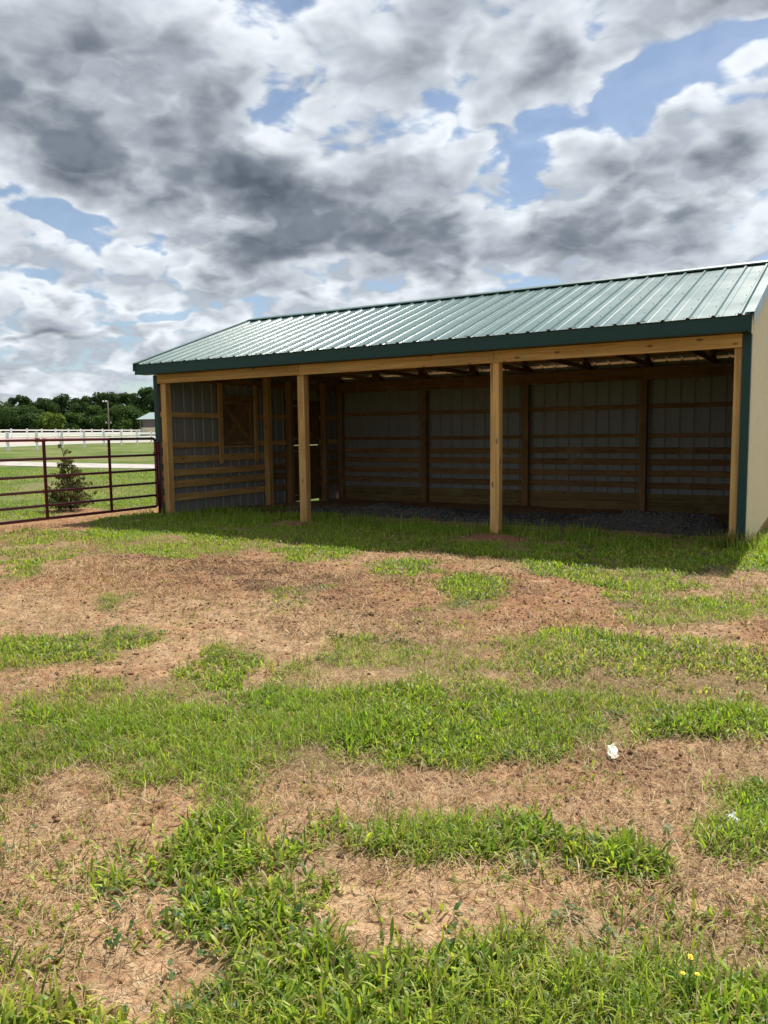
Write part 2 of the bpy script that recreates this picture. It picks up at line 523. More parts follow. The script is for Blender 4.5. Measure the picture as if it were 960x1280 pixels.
# ------------------------------------------------------------------ the ground
GRID = '''
55555555555555555555555555555555555555555555555555555555555555555555555554101612865555555555555555555555555555
55555555555555555555555555555555555555555555555555555555555555555555555420001333887655555555555555555555555555
55555555555555555555555555555555555555555555555555555555555555555555553000002214788875555555555555555555555555
55555555555555555555555555555555555555555555555555555555555555555555310000591378788888655555555555555555555555
55555555555555555555555555555555555555555555555555555555555555555567300001227888724788886555555555555555555555
55555555555555555555555555555555555555555555555555555555555555555788701101268755400168888755555555555555555555
55555555555555555555555555555555555555555555555555555555555555578888700002672026587205888885555555555555555555
55555555555555555555555555555555555555555555555555555555555556888888855888711014899810688885555555555555555555
55555555555555555555555555555555555555555555555555555555555428888888888888711000189971178885555555555555555555
55555555555555555555555555555555555555555555555555555555552004888888888888840000003997015885555555555555555555
55555555555555555555555555555555555555555555555555555555650004888866888888883100000399300375555555555555555555
55555555555555555555555555555555555555555555555555555568884004888766888888888500000014142015555555555555555555
55555555555555555555555555555555555555555555555555555788888103888888887888888853000000288415555555555555555555
55555555555555555555555555555555555555555555555555558888888500388888833888888888100000288865555555555555555555
55555555555555555555555555555555555555555555555555116888888810017888866888888888500000058885555555555555555555
55555555555555555555555555555555555555555555555555521888888820007888888888888888840000017885555555555555555555
55555555555555555555555555555555555555555555555555551688888820038888878888888888886400001685555555555555555555
55555555555555555555555555555555555555555555455555520388888830068888338547888888888850000035555555555555555555
55555555555555555555555555555555555555555531001123200068888840188885275446888888888885100004555555555555555555
55555555555555555555555555555555555555554100000000000028888830288530284447888888888888852003555555555555555555
55555555555555555555555555555555555555420000000000000001366200110000285478888878888888888633555555555555555555
55555555555555555555555555555555555552000000000000000000000000000000388888888636888888888886555555555555555555
55555555555555555555555555555555555540000000000000267000000000000000488888888637888888888886555555555555555555
55555555555555555555555555555555555555100000000004884000000000000000488888767888888888888886555555555555555555
55555555555555555555555555555555555555530000000058850000000000000000288888744588888888888886555555555555555555
55555555555555555555555555555532455555410000000488300000000000000000075478864478888888888887555555555555555555
55555555555555555555555555553100013567710000000641000000000003000000002003888888888888888887555555555555555555
55555555555555555555555555565000003788600000000000000000000035410250016510178888888888888887555555555555555555
55555555555555555555555556666510168886100000000000000000000355540540036630017888888888888887555555555555555555
55555555555555555555555566666651688851000000000000000000002555510300046620002888888888888887555555555555555555
55555555555555555555556666666667886200000000000000000000015555200000166610000588888888888887555555555555555555
55555555555555555555666666666666720000000000000000000000155553000000067874000168888888744555555555555555555555
55555555555555555566666666666666640000000000000000000000355540000000048882000000246773000001555555555555555555
55555555555555555666666666666666640000000000000000000000045510000000048870000000000000000001555555555555555555
55555555555555566666666666666666640000000000000000000000004200000000178850000000221000000001555555555555555555
55555555555556666666666666666666640000000000000000000000000000000000488830000016888610000001555555555555555555
55555555555666666666666666666666640000000000000000000000000000000001788710000178888871000001555555555555555555
55555555556666666666666666666666640000000000000000000000000000000004888600000388888886000001555555555555555555
55555555666666666666666666666666640000000000000000000000000001000017888300000588888885000000555555555555555555
55555466666666666666666666666666777777777710000000000000000005741058888100000788888884000000555555555555555555
55552046666666666666666666666678999999999981000000000000000048886188883000002888888886654310555555555555555555
55310016666666666666666666667899999999999998100000000000000388884488840000004888888887666666555555555555555555
41000004666666666666666666789999999999999999500000024500002788871178500000000124678887666666555555555555555555
00000001666666666666666678999999999999999999600135899700017888840045000000147999811476666666555555555555555555
00000000366666666666667899999999999999999999746899999700038888810011000015899999971466666666555555555555555555
00000000166666666666689999999999999999999999999999999900018887300000001599999999997666666666555555555555555555
00000000036666666668999999999999999999999999999999999900007741000000017999999999984556666666555555555555555555
00000000005666554899999999999999999999999999999999999900002000000000189999999999953201366666555555555555555555
00000000001110017999999999999999999999999999999999999900000000000002899999999999943200002466555555555555555555
00000000000000179999999999999999999999999999999999999900000000000038999999999999933200000013555555555555555555
00000000000001799999999999999999999999999999999999999941000000013599999999999999933300000258655555555555555555
00000000000017999999999999999999999999999999999999999999753246899999999999999999943500026999655555555555555555
00000000000179999999999999999999999999999999999999999999999999999999999999999999987503799999655555555555555555
00000000001799999999999999999999999999999999999999999999999999999999999999999999999549999999655555555555555555
00000000017999999999999999999999999999999999999999999999999999999999999999999999999899999999655555555555555555
00000000179999999999999999999999999999999999999999999999999999999999999999999999999999999999655555555555555555
00000001799999999999999999999999999999999999999999999999999999999999999999999999999999999999655555555555555555
00000017999999999999999999999999999999999999999999999999999999999999999999999999999999999999755555555555555555
00000049999999999999999999999999999999999999999999999999999999999988999999999999999999999999755555555555555555
00000069999999999999999999999999999999999999999999999999999999999865899999999999999999999999755555555555555555
00000189999999999999999999999999999999999999999999999999999999999755899999999999999999999999755555555555555555
00000399999999999999999999999999999999999999999999999999999999999655899999999999999999999999755555555555555555
00000599999999999999999999999999999999999999999999999999999999999656999999999999999999999999755555555555555555
00000899999999999999999999999999999999999999999999999999999999999758999999999999999999999999755555555555555555
00002999999999999999999999999999999999999999999999999999999999999999999999999999999999999999855555555555555555
00005999999999999999999999999999999999999999999999999999999999999999999999999999999999999999855555555555555555
00007999999999999999999999999999999999999999999999999999999999999999999999999999999999999999855555555555555555
00019999999999999999999999999999999999999999999999999999999999999999999999999999999999999999855555555555555555
00049999999999999999999999999999999999999999999999999999999999999999999999999999999999999999855555555555555555
00069999999999999999999999999999999999999999999999999999999999999999999999999999999999999999855555555555555555
00199999999999999999999999999999999999999999999999999999999999999999999999999999999999999999955555555555555555
00399999999999999999999999999999999999999999999999999999999999999999999999999999999999999999955555555555555555
00699999999999999999999999999999999999999999999999999999999999999999999999999999999999999999955555555555555555
00899999999999999999999999999999999999999999999999999999999999999999999999999999999999999999955555555555555555
'''.split()
GA = np.array([[int(ch) for ch in r] for r in GRID], float) / 9.0
GX0, GY0, GS = -13.5, 1.2, 0.15


def grass_cover(x, y):
    """share of the soil that carries live grass"""
    wx = x + (fbm(x * 1.7, y * 1.7, 31, 3) - 0.5) * 0.55
    wy = y + (fbm(x * 1.7, y * 1.7, 47, 3) - 0.5) * 0.55
    fx = np.clip((wx - GX0) / GS - 0.5, 0, GA.shape[1] - 1.001)
    fy = np.clip((wy - GY0) / GS - 0.5, 0, GA.shape[0] - 1.001)
    i, j = fx.astype(int), fy.astype(int)
    a, b = fx - i, fy - j
    g = (GA[j, i] * (1 - a) + GA[j, i + 1] * a) * (1 - b) + (GA[j + 1, i] * (1 - a) + GA[j + 1, i + 1] * a) * b
    inside = (x > GX0) & (y > GY0) & (x < 3.0) & (y < 12.3)
    g = np.where(inside, g, 0.75)
    # bare floor of the shed and bare red soil along the gate
    g = np.where((x > -11.9) & (x < -1.1) & (y > 11.1), np.clip(1.1 - (y - 11.1) / np.where(x < -8.2, 3.4, 1.15), 0, 1), g)
    d = np.abs(x + 12.75 + (fbm(y * 1.1, x * 0.0, 5, 3) - 0.5) * 0.9)
    g = np.where((y > 6) & (y < 12.2) & (x < -12.0), g * sstep(0.25, 0.8, d), g)
    for (mx_, my_) in ((-8.28, 10.80), (-4.42, 10.50)):
        g = g * (0.25 + 0.75 * sstep(0.25, 0.7, np.hypot((x - mx_) / 1.2, y - my_)))
    bush = np.hypot(x + 14.0, y - 10.5)
    g = g * sstep(0.3, 0.9, bush)
    return np.clip(g, 0, 1)


def red_soil(x, y):
    """0 pale dry tan, 1 raw red clay"""
    zone = sstep(5.0, 6.2, y) * sstep(10.0, 9.0, y)
    r = sstep(0.36, 0.66, fbm(x * 0.8, y * 0.8, 61, 4)) * (0.55 + 0.35 * zone) + 0.12 * zone
    d = np.abs(x + 12.8)
    r = np.maximum(r, np.where((y > 5) & (y < 13), 1.0 - sstep(0.5, 1.1, d), 0))
    for (a, b, ra, rb, k) in ((-6.6, 7.2, 2.6, 1.0, 0.75), (-4.2, 7.0, 1.3, 0.7, 0.8), (-8.3, 10.75, 0.9, 0.6, 1.0), (-4.4, 10.45, 0.9, 0.6, 1.0), (-2.6, 6.4, 1.2, 0.5, 0.6), (-14.0, 10.5, 1.2, 1.0, 1.0), (-8.2, 6.6, 1.6, 0.8, 0.45)):
        r = np.maximum(r, k * np.exp(-((x - a) / ra) ** 2 - ((y - b) / rb) ** 2))
    return np.clip(r, 0, 1)


def moist_soil(x, y):
    """dark turned-over soil with its own blotches"""
    m_ = 0.0
    for (a, b, ra, rb, k) in ((-5.7, 6.6, 1.5, 0.7, 0.75), (-5.0, 6.0, 1.2, 0.45, 0.7), (-7.4, 7.0, 1.4, 0.5, 0.5), (-3.0, 7.0, 0.9, 0.35, 0.45), (-3.4, 5.7, 0.7, 0.4, 0.5), (-6.6, 7.3, 1.0, 0.4, 0.55), (-3.0, 2.6, 0.8, 0.5, 0.5), (-1.3, 3.6, 0.8, 0.25, 0.45), (-2.2, 3.0, 0.5, 0.2, 0.5), (-4.2, 7.6, 0.7, 0.25, 0.5)):
        m_ = np.maximum(m_, k * np.exp(-((x - a) / ra) ** 2 - ((y - b) / rb) ** 2))
    return np.clip(m_ * (0.35 + 1.3 * sstep(0.35, 0.65, fbm(x * 3.5, y * 3.5, 83, 4))), 0, 1)


def terrain(x, y):
    rise = np.clip(0.0225 * (-x - 13), 0, 8) - 0.005 * np.clip(y - 15, 0, 600) * sstep(-13, -16, x)
    rise = np.where(x < -13, np.maximum(rise, 0), 0)
    dip = -0.17 * sstep(11.6, 17.5, y) * sstep(-15.0, -11.5, x)
    near = 1 - sstep(14, 40, np.hypot(x, y))
    b = (fbm(x * 0.55, y * 0.55, 3, 3) - 0.5) * 0.07 + (fbm(x * 3.1, y * 3.1, 9, 3) - 0.5) * 0.022
    return rise + dip + b * near


def near_relief(x, y):
    bare = 1 - np.clip(grass_cover(x, y), 0, 1)
    n = np.hypot(x, y)
    return ((fbm(x * 9, y * 9, 21, 4) - 0.5) * 0.040 + (np.abs(fbm(x * 3.3, y * 3.3, 27, 3) - 0.5) - 0.12) * 0.09) * bare * (1 - sstep(9, 14, n)) + (fbm(x * 2.3, y * 2.3, 24, 3) - 0.5) * 0.03


def axis_pts(lo, hi, step, far):
    core = list(np.arange(lo, hi + 1e-6, step))
    s, p, up = step, hi, []
    while p < far:
        s *= 1.13; p += s; up.append(p)
    s, p, dn = step, lo, []
    while p > -far:
        s *= 1.13; p -= s; dn.append(p)
    return np.array(dn[::-1] + core + up)


gx = axis_pts(-13.2, 1.6, 0.045, 3500)
gy = axis_pts(1.0, 11.4, 0.045, 3500)
XX, YY = np.meshgrid(gx, gy)
ZZ = terrain(XX, YY) + near_relief(XX, YY)
gv = np.stack([XX, YY, ZZ], -1).reshape(-1, 3)
nx_, ny_ = len(gx), len(gy)
ii = (np.arange(ny_ - 1)[:, None] * nx_ + np.arange(nx_ - 1)[None, :]).ravel()
gq = np.stack([ii, ii + 1, ii + 1 + nx_, ii + nx_], -1)
gc = np.stack([grass_cover(XX, YY), red_soil(XX, YY), moist_soil(XX, YY)], -1).reshape(-1, 3)

GROUND, t, bs = new_mat('pasture_soil')
at = t.n.new('ShaderNodeVertexColor'); at.layer_name = 'tint'
sp = t.n.new('ShaderNodeSeparateColor'); t.l.new(at.outputs[0], sp.inputs[0])
co = obj_coords(t)
n_big = t.noise(co, 1.1, 5, 0.6)
n_mid = t.noise(co, 7.0, 6, 0.62)
n_fin = t.noise(co, 40.0, 5, 0.7)
# fibres of dead grass lying on the soil: two crossed stretched noises
f1 = t.noise(t.v('MULTIPLY', t.v('ADD', co, t.v('SCALE', t.noise(co, 3.0, 2, 0.5, 0.0, True), scale=0.5)), (16, 130, 1)), 1.0, 2, 0.5)
f2 = t.noise(t.v('MULTIPLY', t.v('ADD', co, t.v('SCALE', t.noise(co, 4.0, 2, 0.5, 0.0, True), scale=0.5)), (120, 20, 1)), 1.0, 2, 0.5)
fib = t.m('MAXIMUM', t.ramp(f1, 0.54, 0.66), t.ramp(f2, 0.55, 0.67))
tan = t.mix(t.ramp(n_mid, 0.3, 0.7), (0.28, 0.162, 0.086), (0.50, 0.328, 0.182))
red = t.mix(t.ramp(n_mid, 0.3, 0.7), (0.25, 0.115, 0.056), (0.43, 0.240, 0.128))
soil = t.mix(t.m('ADD', sp.outputs[1], t.ramp(n_big, 0.4, 0.7, -0.15, 0.2), clamp=True), tan, red)
soil = t.mix(t.m('MULTIPLY', fib, t.ramp(sp.outputs[1], 0.2, 0.7, 0.55, 0.15)), soil, (0.50, 0.40, 0.25))
soil = t.mix(t.ramp(n_fin, 0.50, 0.64, 0, 0.85), soil, (0.13, 0.072, 0.040))
soil = t.mix(t.ramp(t.noise(co, 13.0, 5, 0.65, 0.4), 0.54, 0.66, 0, 0.6), soil, (0.17, 0.092, 0.048))
soil = t.mix(t.ramp(t.noise(t.v('ADD', co, (4.0, 2.0, 0.0)), 5.0, 5, 0.65), 0.56, 0.70, 0, 0.55), soil, (0.52, 0.39, 0.25))
soil = t.mix(t.m('MULTIPLY', sp.outputs[2], t.ramp(n_fin, 0.3, 0.55, 0.6, 1.0)), soil, (0.085, 0.045, 0.026))
thatch = t.mix(n_fin, (0.10, 0.085, 0.035), (0.26, 0.19, 0.095))
soil = t.mix(t.ramp(sp.outputs[0], 0.25, 0.95, 0.0, 0.72), soil, thatch)
# beyond the near yard single blades are too small to see: mown turf
geo = t.n.new('ShaderNodeNewGeometry').outputs['Position']
dist = t.v('LENGTH', geo)
turf_n = t.noise(co, 0.35, 6, 0.6)
turf_f = t.noise(co, 6.0, 4, 0.65)
turf = t.mix(t.ramp(turf_n, 0.35, 0.65), (0.075, 0.125, 0.022), (0.165, 0.190, 0.060))
turf = t.mix(t.ramp(turf_f, 0.5, 0.75, 0, 0.6), turf, (0.055, 0.085, 0.02))
turf = t.mix(t.ramp(t.noise(co, 0.12, 4, 0.6), 0.52, 0.68, 0, 0.55), turf, (0.25, 0.20, 0.10))
soil = t.mix(t.m('MULTIPLY', t.ramp(dist, 13.0, 19.0), t.ramp(sp.outputs[0], 0.2, 0.6)), soil, turf)
t.put(bs.inputs['Base Color'], soil)
bs.inputs['Roughness'].default_value = 0.95
bs.inputs['Specular IOR Level'].default_value = 0.1
hh = t.m('ADD', t.m('ADD', t.m('MULTIPLY', n_mid, 0.8), t.m('MULTIPLY', n_fin, 0.45)), t.m('MULTIPLY', fib, 0.25))
bump(t, bs, hh, 0.03, 0.8)
ground = big_mesh('ground', gv, [gq], GROUND, gc)
tag(ground, 'patchy pasture ground of red clay, dead thatch and turf', None, None, 'structure')
ground.data.polygons.foreach_set('use_smooth', [True] * len(ground.data.polygons))


def sheet(name, edge_a, edge_b, lift, mat, n=24, k=6):
    """strip between two poly-lines, laid on the terrain"""
    def samp(pl, s):
        pl = np.array(pl, float)
        seg = np.concatenate([[0], np.cumsum(np.hypot(*np.diff(pl, axis=0).T))])
        return np.stack([np.interp(s * seg[-1], seg, pl[:, 0]), np.interp(s * seg[-1], seg, pl[:, 1])], -1)
    s = np.linspace(0, 1, n)
    A, B = samp(edge_a, s), samp(edge_b, s)
    u = np.linspace(0, 1, k)[None, :, None]
    P = A[:, None, :] * (1 - u) + B[:, None, :] * u
    wob = (fbm(P[..., 0] * 0.6, P[..., 1] * 0.6, 91, 3) - 0.5) * 0.7
    P[:, 0, 0] += wob[:, 0]; P[:, -1, 0] += wob[:, -1]
    z = terrain(P[..., 0], P[..., 1]) + lift
    v = np.concatenate([P, z[..., None]], -1).reshape(-1, 3)
    i = (np.arange(n - 1)[:, None] * k + np.arange(k - 1)[None, :]).ravel()
    q = np.stack([i, i + 1, i + 1 + k, i + k], -1)
    return big_mesh(name, v, [q], mat)


def soil_mat(name, a, b, sc):
    mt, t, bs = new_mat(name)
    co = obj_coords(t)
    n = t.noise(co, sc, 6, 0.65)
    t.put(bs.inputs['Base Color'], t.mix(t.ramp(n, 0.3, 0.7), a, b))
    bs.inputs['Roughness'].default_value = 0.95
    bump(t, bs, n, 0.02, 0.7)
    return mt


GRAVELROAD = soil_mat('pale_gravel', (0.30, 0.27, 0.24), (0.44, 0.41, 0.37), 2.0)
SANDMAT = soil_mat('arena_sand', (0.38, 0.28, 0.235), (0.46, 0.36, 0.31), 0.8)
road = sheet('gravel_driveway', [(-60, 31), (-36.69, 22.61), (-33.7, 23.61), (-31.36, 24.1), (-27.9, 25.65), (-22, 30), (-18, 40)],
             [(-58, 26), (-32.65, 20.11), (-30.06, 21.05), (-28.03, 21.53), (-25.2, 23.17), (-19, 28), (-14, 40)], 0.02, GRAVELROAD)
tag(road, 'pale grey gravel driveway crossing the pasture behind the gate', None, None, 'structure')
sand = sheet('arena_footing', [(-56, 20), (-62, 41), (-66, 52), (-70, 66), (-76, 80)], [(-92, 30), (-104, 60), (-106, 80), (-112, 108), (-118, 125)], 0.03, SANDMAT, 40, 30)
tag(sand, 'pinkish sand riding arena between the white fences', None, None, 'structure')

# ------------------------------------------------------------------ the shed
YF = 11.042
SX0, SX1 = -11.94, -1.10
ROOF_X0, ROOF_X1 = -12.18, -1.05
EAVE_Y, EAVE_Z, RIDGE_Y, RIDGE_Z = 10.72, 2.992, 14.237, 4.262
SLOPE = (RIDGE_Z - EAVE_Z) / (RIDGE_Y - EAVE_Y)
BACK_Y = 17.50
shed = empty('horse_shed', (-11.8, 11.1, 0.0))
tag(shed, 'open-fronted wooden horse shed with ribbed green metal roof and cream side wall', 'shed')


def roof_z(y):
    return EAVE_Z + SLOPE * (min(y, 2 * RIDGE_Y - y) - EAVE_Y)


def ribbed_panel(name, origin, u, v, n, width, nribs, vlo, vhi, outer, inner, parent, rib=0.022, first=0.5):
    """pressed metal sheet: profile along u, length along v; n is the outward normal. vlo, vhi may be functions of u."""
    o, u, v, n = Vector(origin), Vector(u).normalized(), Vector(v).normalized(), Vector(n).normalized()
    pitch = width / nribs
    prof = [(0.0, 0.0)]
    for k in range(nribs):
        c = (k + first) * pitch
        prof += [(c - 0.030, 0), (c - 0.012, rib), (c + 0.012, rib), (c + 0.030, 0)]
        for m_ in ((c + pitch * 0.36,) if c + pitch * 0.40 < width else ()):
            prof += [(m_ - 0.012, 0), (m_, 0.003), (m_ + 0.012, 0)]
    prof.append((width, 0.0))
    lo = vlo if callable(vlo) else (lambda s: vlo)
    hi = vhi if callable(vhi) else (lambda s: vhi)
    V, F, I = [], [], []
    m_ = len(prof)
    for off in (0.0, -0.0015):
        for (a, h) in prof:
            V.append(tuple(o + u * a + n * (h + off) + v * lo(a)))
            V.append(tuple(o + u * a + n * (h + off) + v * hi(a)))
    flip = u.cross(v).dot(n) < 0
    for s in range(2):
        for k in range(m_ - 1):
            b = s * 2 * m_ + 2 * k
            q = (b, b + 2, b + 3, b + 1)
            if (s == 1) != flip: q = q[::-1]
            F.append(q); I.append(s)
    for k in range(m_ - 1):
        for e in (0, 1):
            F.append((2 * k + e, 2 * k + 2 + e, 2 * m_ + 2 * k + 2 + e, 2 * m_ + 2 * k + e)); I.append(0)
    return mesh(name, V, F, [outer, inner], parent, I)


# roof covering: twelve sheets on each slope, each with its ribs and screw heads
NP = 12
PW = (ROOF_X1 - ROOF_X0) / NP
sl = math.hypot(RIDGE_Y - EAVE_Y, RIDGE_Z - EAVE_Z)
cs, sn = (RIDGE_Y - EAVE_Y) / sl, (RIDGE_Z - EAVE_Z) / sl
for side in (0, 1):
    for k in range(NP):
        if side == 0:
            o, v, n = (ROOF_X0 + k * PW, EAVE_Y, EAVE_Z), (0, cs, sn), (0, -sn, cs)
        else:
            o, v, n = (ROOF_X0 + k * PW, 2 * RIDGE_Y - EAVE_Y, EAVE_Z), (0, -cs, sn), (0, sn, cs)
        o = (o[0], o[1], o[2] + 0.0012 * (k % 2))
        p = ribbed_panel('roof_panel', o, (1, 0, 0), v, n, PW - 0.001, 3, 0.0, sl - 0.01, ROOFGREEN, UNDERSIDE, shed)
        if side == 0:
            vf = []
            for r_ in range(7):
                s = 0.07 + r_ * (sl - 0.25) / 6
                for c in range(3):
                    for e in (-0.055, 0.055) if r_ in (0, 6) else (-0.055,):
                        q = Vector(o) + Vector((1, 0, 0)) * ((c + 0.5) * PW / 3 + e) + Vector(v) * (s + random.uniform(-.01, .01)) + Vector(n) * 0.002
                        top = q + Vector(n) * 0.006
                        vf.append(tube_vf([q, top], 0.008, 6))
            sc_ = mesh('screws', *join_vf(vf), SCREW, p)
            sc_['kind'] = 'stuff'
# ridge cap: folded strip with a small hem, standing on the ribs
cap = []
for s in (-1, 1):
    a = Vector((0, RIDGE_Y, RIDGE_Z + 0.045)); b = Vector((0, RIDGE_Y + s * 0.15, RIDGE_Z + 0.045 - 0.15 * SLOPE))
    for (p, q, tkn) in ((a, b, 0.004),):
        for x0, x1 in ((ROOF_X0 + 0.05 + 2.7 * i, min(ROOF_X0 + 0.05 + 2.7 * (i + 1), ROOF_X1)) for i in range(5)):
            if x1 - x0 < 0.05: continue
            V = [(x, c.y, c.z + h) for x in (x0, x1) for c in (p, q) for h in (0, tkn)]
            F = [(0, 1, 3, 2), (4, 6, 7, 5), (0, 4, 5, 1), (2, 3, 7, 6), (0, 2, 6, 4), (1, 5, 7, 3)]
            cap.append((V, F))
    cap.append(box_vf(ROOF_X0 + 0.05, ROOF_X1, b.y - 0.002, b.y + 0.002, b.z - 0.012, b.z + 0.0035))
mesh('ridge_cap', *join_vf(cap), RIDGEGREEN, shed)


def rake(x, s, name):
    """edge trim along the gable slope; s = +1 right end, -1 left end"""
    for f in (-1, 1):
        y0, y1 = RIDGE_Y + f * (RIDGE_Y - EAVE_Y + 0.01), RIDGE_Y
        lst = []
        for (xa, xb, za, zb) in ((x - 0.10 * s, x + 0.012 * s, 0.030, 0.034), (x + 0.008 * s, x + 0.012 * s, -0.13, 0.0295)):
            xa, xb = min(xa, xb), max(xa, xb)
            V = []
            for yy, zz in ((y0, EAVE_Z - 0.003), (y1, RIDGE_Z)):
                for xx in (xa, xb):
                    for h in (za, zb):
                        V.append((xx, yy, zz + h))
            F = [(0, 2, 3, 1), (4, 5, 7, 6), (0, 1, 5, 4), (2, 6, 7, 3), (1, 3, 7, 5), (0, 4, 6, 2)]
            lst.append((V, F))
        mesh(name, *join_vf(lst), ROOFGREEN, shed)


rake(ROOF_X1, 1, 'rake_trim')
rake(ROOF_X0, -1, 'rake_trim')
# fascia: bent metal over the rafter ends, front and back
fz0, fz1 = 2.795, 2.984
for (ya, yb) in ((10.742, 10.748), (17.726, 17.732)):
    fx = np.linspace(ROOF_X0, -1.086, 5)
    for k in range(4):
        d = 0.0015 * (k % 2)
        fo = box('fascia', fx[k], fx[k + 1] + 0.02, ya - d, yb - d, fz0, fz1, TRIMGREEN, shed, 0.001)
        box('fascia_lip', fx[k], fx[k + 1] + 0.02, ya - 0.012 - d, ya - d - 0.0005, fz0, fz0 + 0.008, TRIMGREEN, fo, 0.001)
box('soffit', ROOF_X0 + 0.03, -1.10, 10.7485, 10.998, 2.800, 2.806, TRIMGREEN, shed, 0)
# header beams between the front posts (front pair member and the inner one)
PX = [-11.81, -8.391, -4.704, -1.29]
PWID = 0.145
jo = [SX0, -8.32, -4.63, -1.195]
for k in range(3):
    box('header_beam', jo[k] + 0.002, jo[k + 1] - 0.002, 11.002 + 0.002 * (k % 2), 11.042, 2.622, 2.799, PINE[0], shed, 0.005)
    box('inner_header', jo[k] + 0.1, jo[k + 1] - 0.003, 11.193, 11.232, 2.665, 2.855, DARKPINE[0], shed, 0.004)
for i, x in enumerate(PX):
    lean = 0
    box('front_post', x, x + PWID, 11.045, 11.190, -0.35, 2.79, PINE[2], shed, 0.006)
# corner trims (green angles)
for (xa, xb, xs0, xs1) in ((-1.193, -1.088, -1.0925, -1.088), (-11.952, -11.845, -11.952, -11.9475)):
    vf = [box_vf(xa, xb, 11.000, 11.004, 0.03, 2.79), box_vf(xs0, xs1, 11.0045, 11.10, 0.03, 2.79)]
    mesh('corner_trim', *join_vf(vf), TRIMGREEN, shed)
# back posts and back plate
BX = [-11.81, -9.245, -6.549, -3.861, -1.29]
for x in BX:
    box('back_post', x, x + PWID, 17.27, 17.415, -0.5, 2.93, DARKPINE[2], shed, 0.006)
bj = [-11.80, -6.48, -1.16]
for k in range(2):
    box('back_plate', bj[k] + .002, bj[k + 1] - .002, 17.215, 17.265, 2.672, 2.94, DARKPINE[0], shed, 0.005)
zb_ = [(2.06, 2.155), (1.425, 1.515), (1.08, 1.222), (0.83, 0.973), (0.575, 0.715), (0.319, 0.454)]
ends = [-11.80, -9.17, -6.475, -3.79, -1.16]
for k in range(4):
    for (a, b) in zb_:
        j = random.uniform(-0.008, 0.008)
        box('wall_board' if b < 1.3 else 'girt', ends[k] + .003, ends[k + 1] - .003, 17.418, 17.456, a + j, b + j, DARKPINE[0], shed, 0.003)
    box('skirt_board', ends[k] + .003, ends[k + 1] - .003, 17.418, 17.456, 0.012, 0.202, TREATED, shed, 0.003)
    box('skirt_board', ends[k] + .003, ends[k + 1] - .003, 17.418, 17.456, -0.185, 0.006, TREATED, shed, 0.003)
# cladding: sheets of 0.9 m
nb = 12
pw = (SX1 - SX0) / nb
for k in range(nb):
    ribbed_panel('wall_panel', (SX0 + k * pw, BACK_Y - 0.04 + 0.003 * (k % 2), 0), (1, 0, 0), (0, 0, 1), (0, 1, 0), pw + 0.016, 3, -0.02, 3.05, CREAM, INNER, shed)
ns = 7
pd = (BACK_Y - 0.03 - 11.05) / ns
for k in range(ns):
    y0 = 11.05 + k * pd
    top = lambda a, y0=y0: roof_z(y0 + a) - 0.06
    bot = lambda a, y0=y0: 0.0 + 0.03 * (y0 + a - 11.05)
    ribbed_panel('wall_panel', (-1.098 + 0.003 * (k % 2), y0, 0), (0, 1, 0), (0, 0, 1), (1, 0, 0), pd + (0.014 if k < 6 else 0), 4, bot, top, CREAM, INNER, shed, 0.026)
ly = list(np.linspace(11.05, 15.185, 6)) + [15.84, 16.505, 17.46]
for k in range(8):
    y0, wd_ = ly[k], ly[k + 1] - ly[k]
    top = lambda a, y0=y0: roof_z(y0 + a) - 0.06
    ribbed_panel('wall_panel', (-11.90 - 0.003 * (k % 2), y0, 0), (0, 1, 0), (0, 0, 1), (-1, 0, 0), wd_ + (0.014 if k not in (4, 7) else 0), 3, 2.42 if k in (5, 6) else -0.25, top, CREAM, INNER, shed)
box('skirt_board', -1.142, -1.103, 11.2, 17.4, -0.3, 0.215, TREATED, shed, 0.003)
# left gable wall: posts, boards, girts
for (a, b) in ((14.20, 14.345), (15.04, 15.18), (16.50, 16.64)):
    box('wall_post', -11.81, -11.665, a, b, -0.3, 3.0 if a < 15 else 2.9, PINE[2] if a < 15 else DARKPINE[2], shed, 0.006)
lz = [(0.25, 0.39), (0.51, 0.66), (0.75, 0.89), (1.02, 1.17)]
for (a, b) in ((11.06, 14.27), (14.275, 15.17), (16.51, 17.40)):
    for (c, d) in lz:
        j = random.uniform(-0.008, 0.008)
        box('wall_board', -11.86, -11.822, a, b, c + j, d + j, PINE[1] if a < 14 else DARKPINE[1], shed, 0.003)  # boards deeper in the shed take the shade-darkened pine
for (a, b) in ((11.06, 12.70), (14.06, 15.17), (16.51, 17.40)):
    for (c, d) in ((1.34, 1.45), (1.96, 2.07)):
        box('girt', -11.86, -11.822, a, b, c, d, PINE[1], shed, 0.003)
box('wall_plate', -11.86, -11.822, 11.06, 17.40, 2.70, 2.86, DARKPINE[1], shed, 0.003)
# stall window with closed cross-braced shutter
win = box('window_shutter', -11.885, -11.868, 12.80, 13.86, 1.37, 2.36, PLY, shed, 0.002)
box('jamb', -11.819, -11.775, 12.685, 12.795, 0.97, 2.72, PINE[2], shed, 0.004)
box('jamb', -11.819, -11.775, 13.870, 13.965, 0.97, 2.72, PINE[2], shed, 0.004)
box('window_header', -11.817, -11.78, 12.80, 13.865, 2.365, 2.47, DARKPINE[1], shed, 0.003)
box('window_sill', -11.865, -11.77, 12.80, 13.865, 1.315, 1.350, PINE[1], shed, 0.003)
for (a, b, c, d) in ((12.80, 12.89, 1.38, 2.355), (13.77, 13.855, 1.38, 2.355)):
    box('stile', -11.866, -11.846, a, b, c, d, DARKPINE[2], win, 0.002)
for (c, d) in ((1.38, 1.46), (2.275, 2.355)):
    box('rail', -11.866, -11.846, 12.892, 13.768, c, d, DARKPINE[1], win, 0.002)
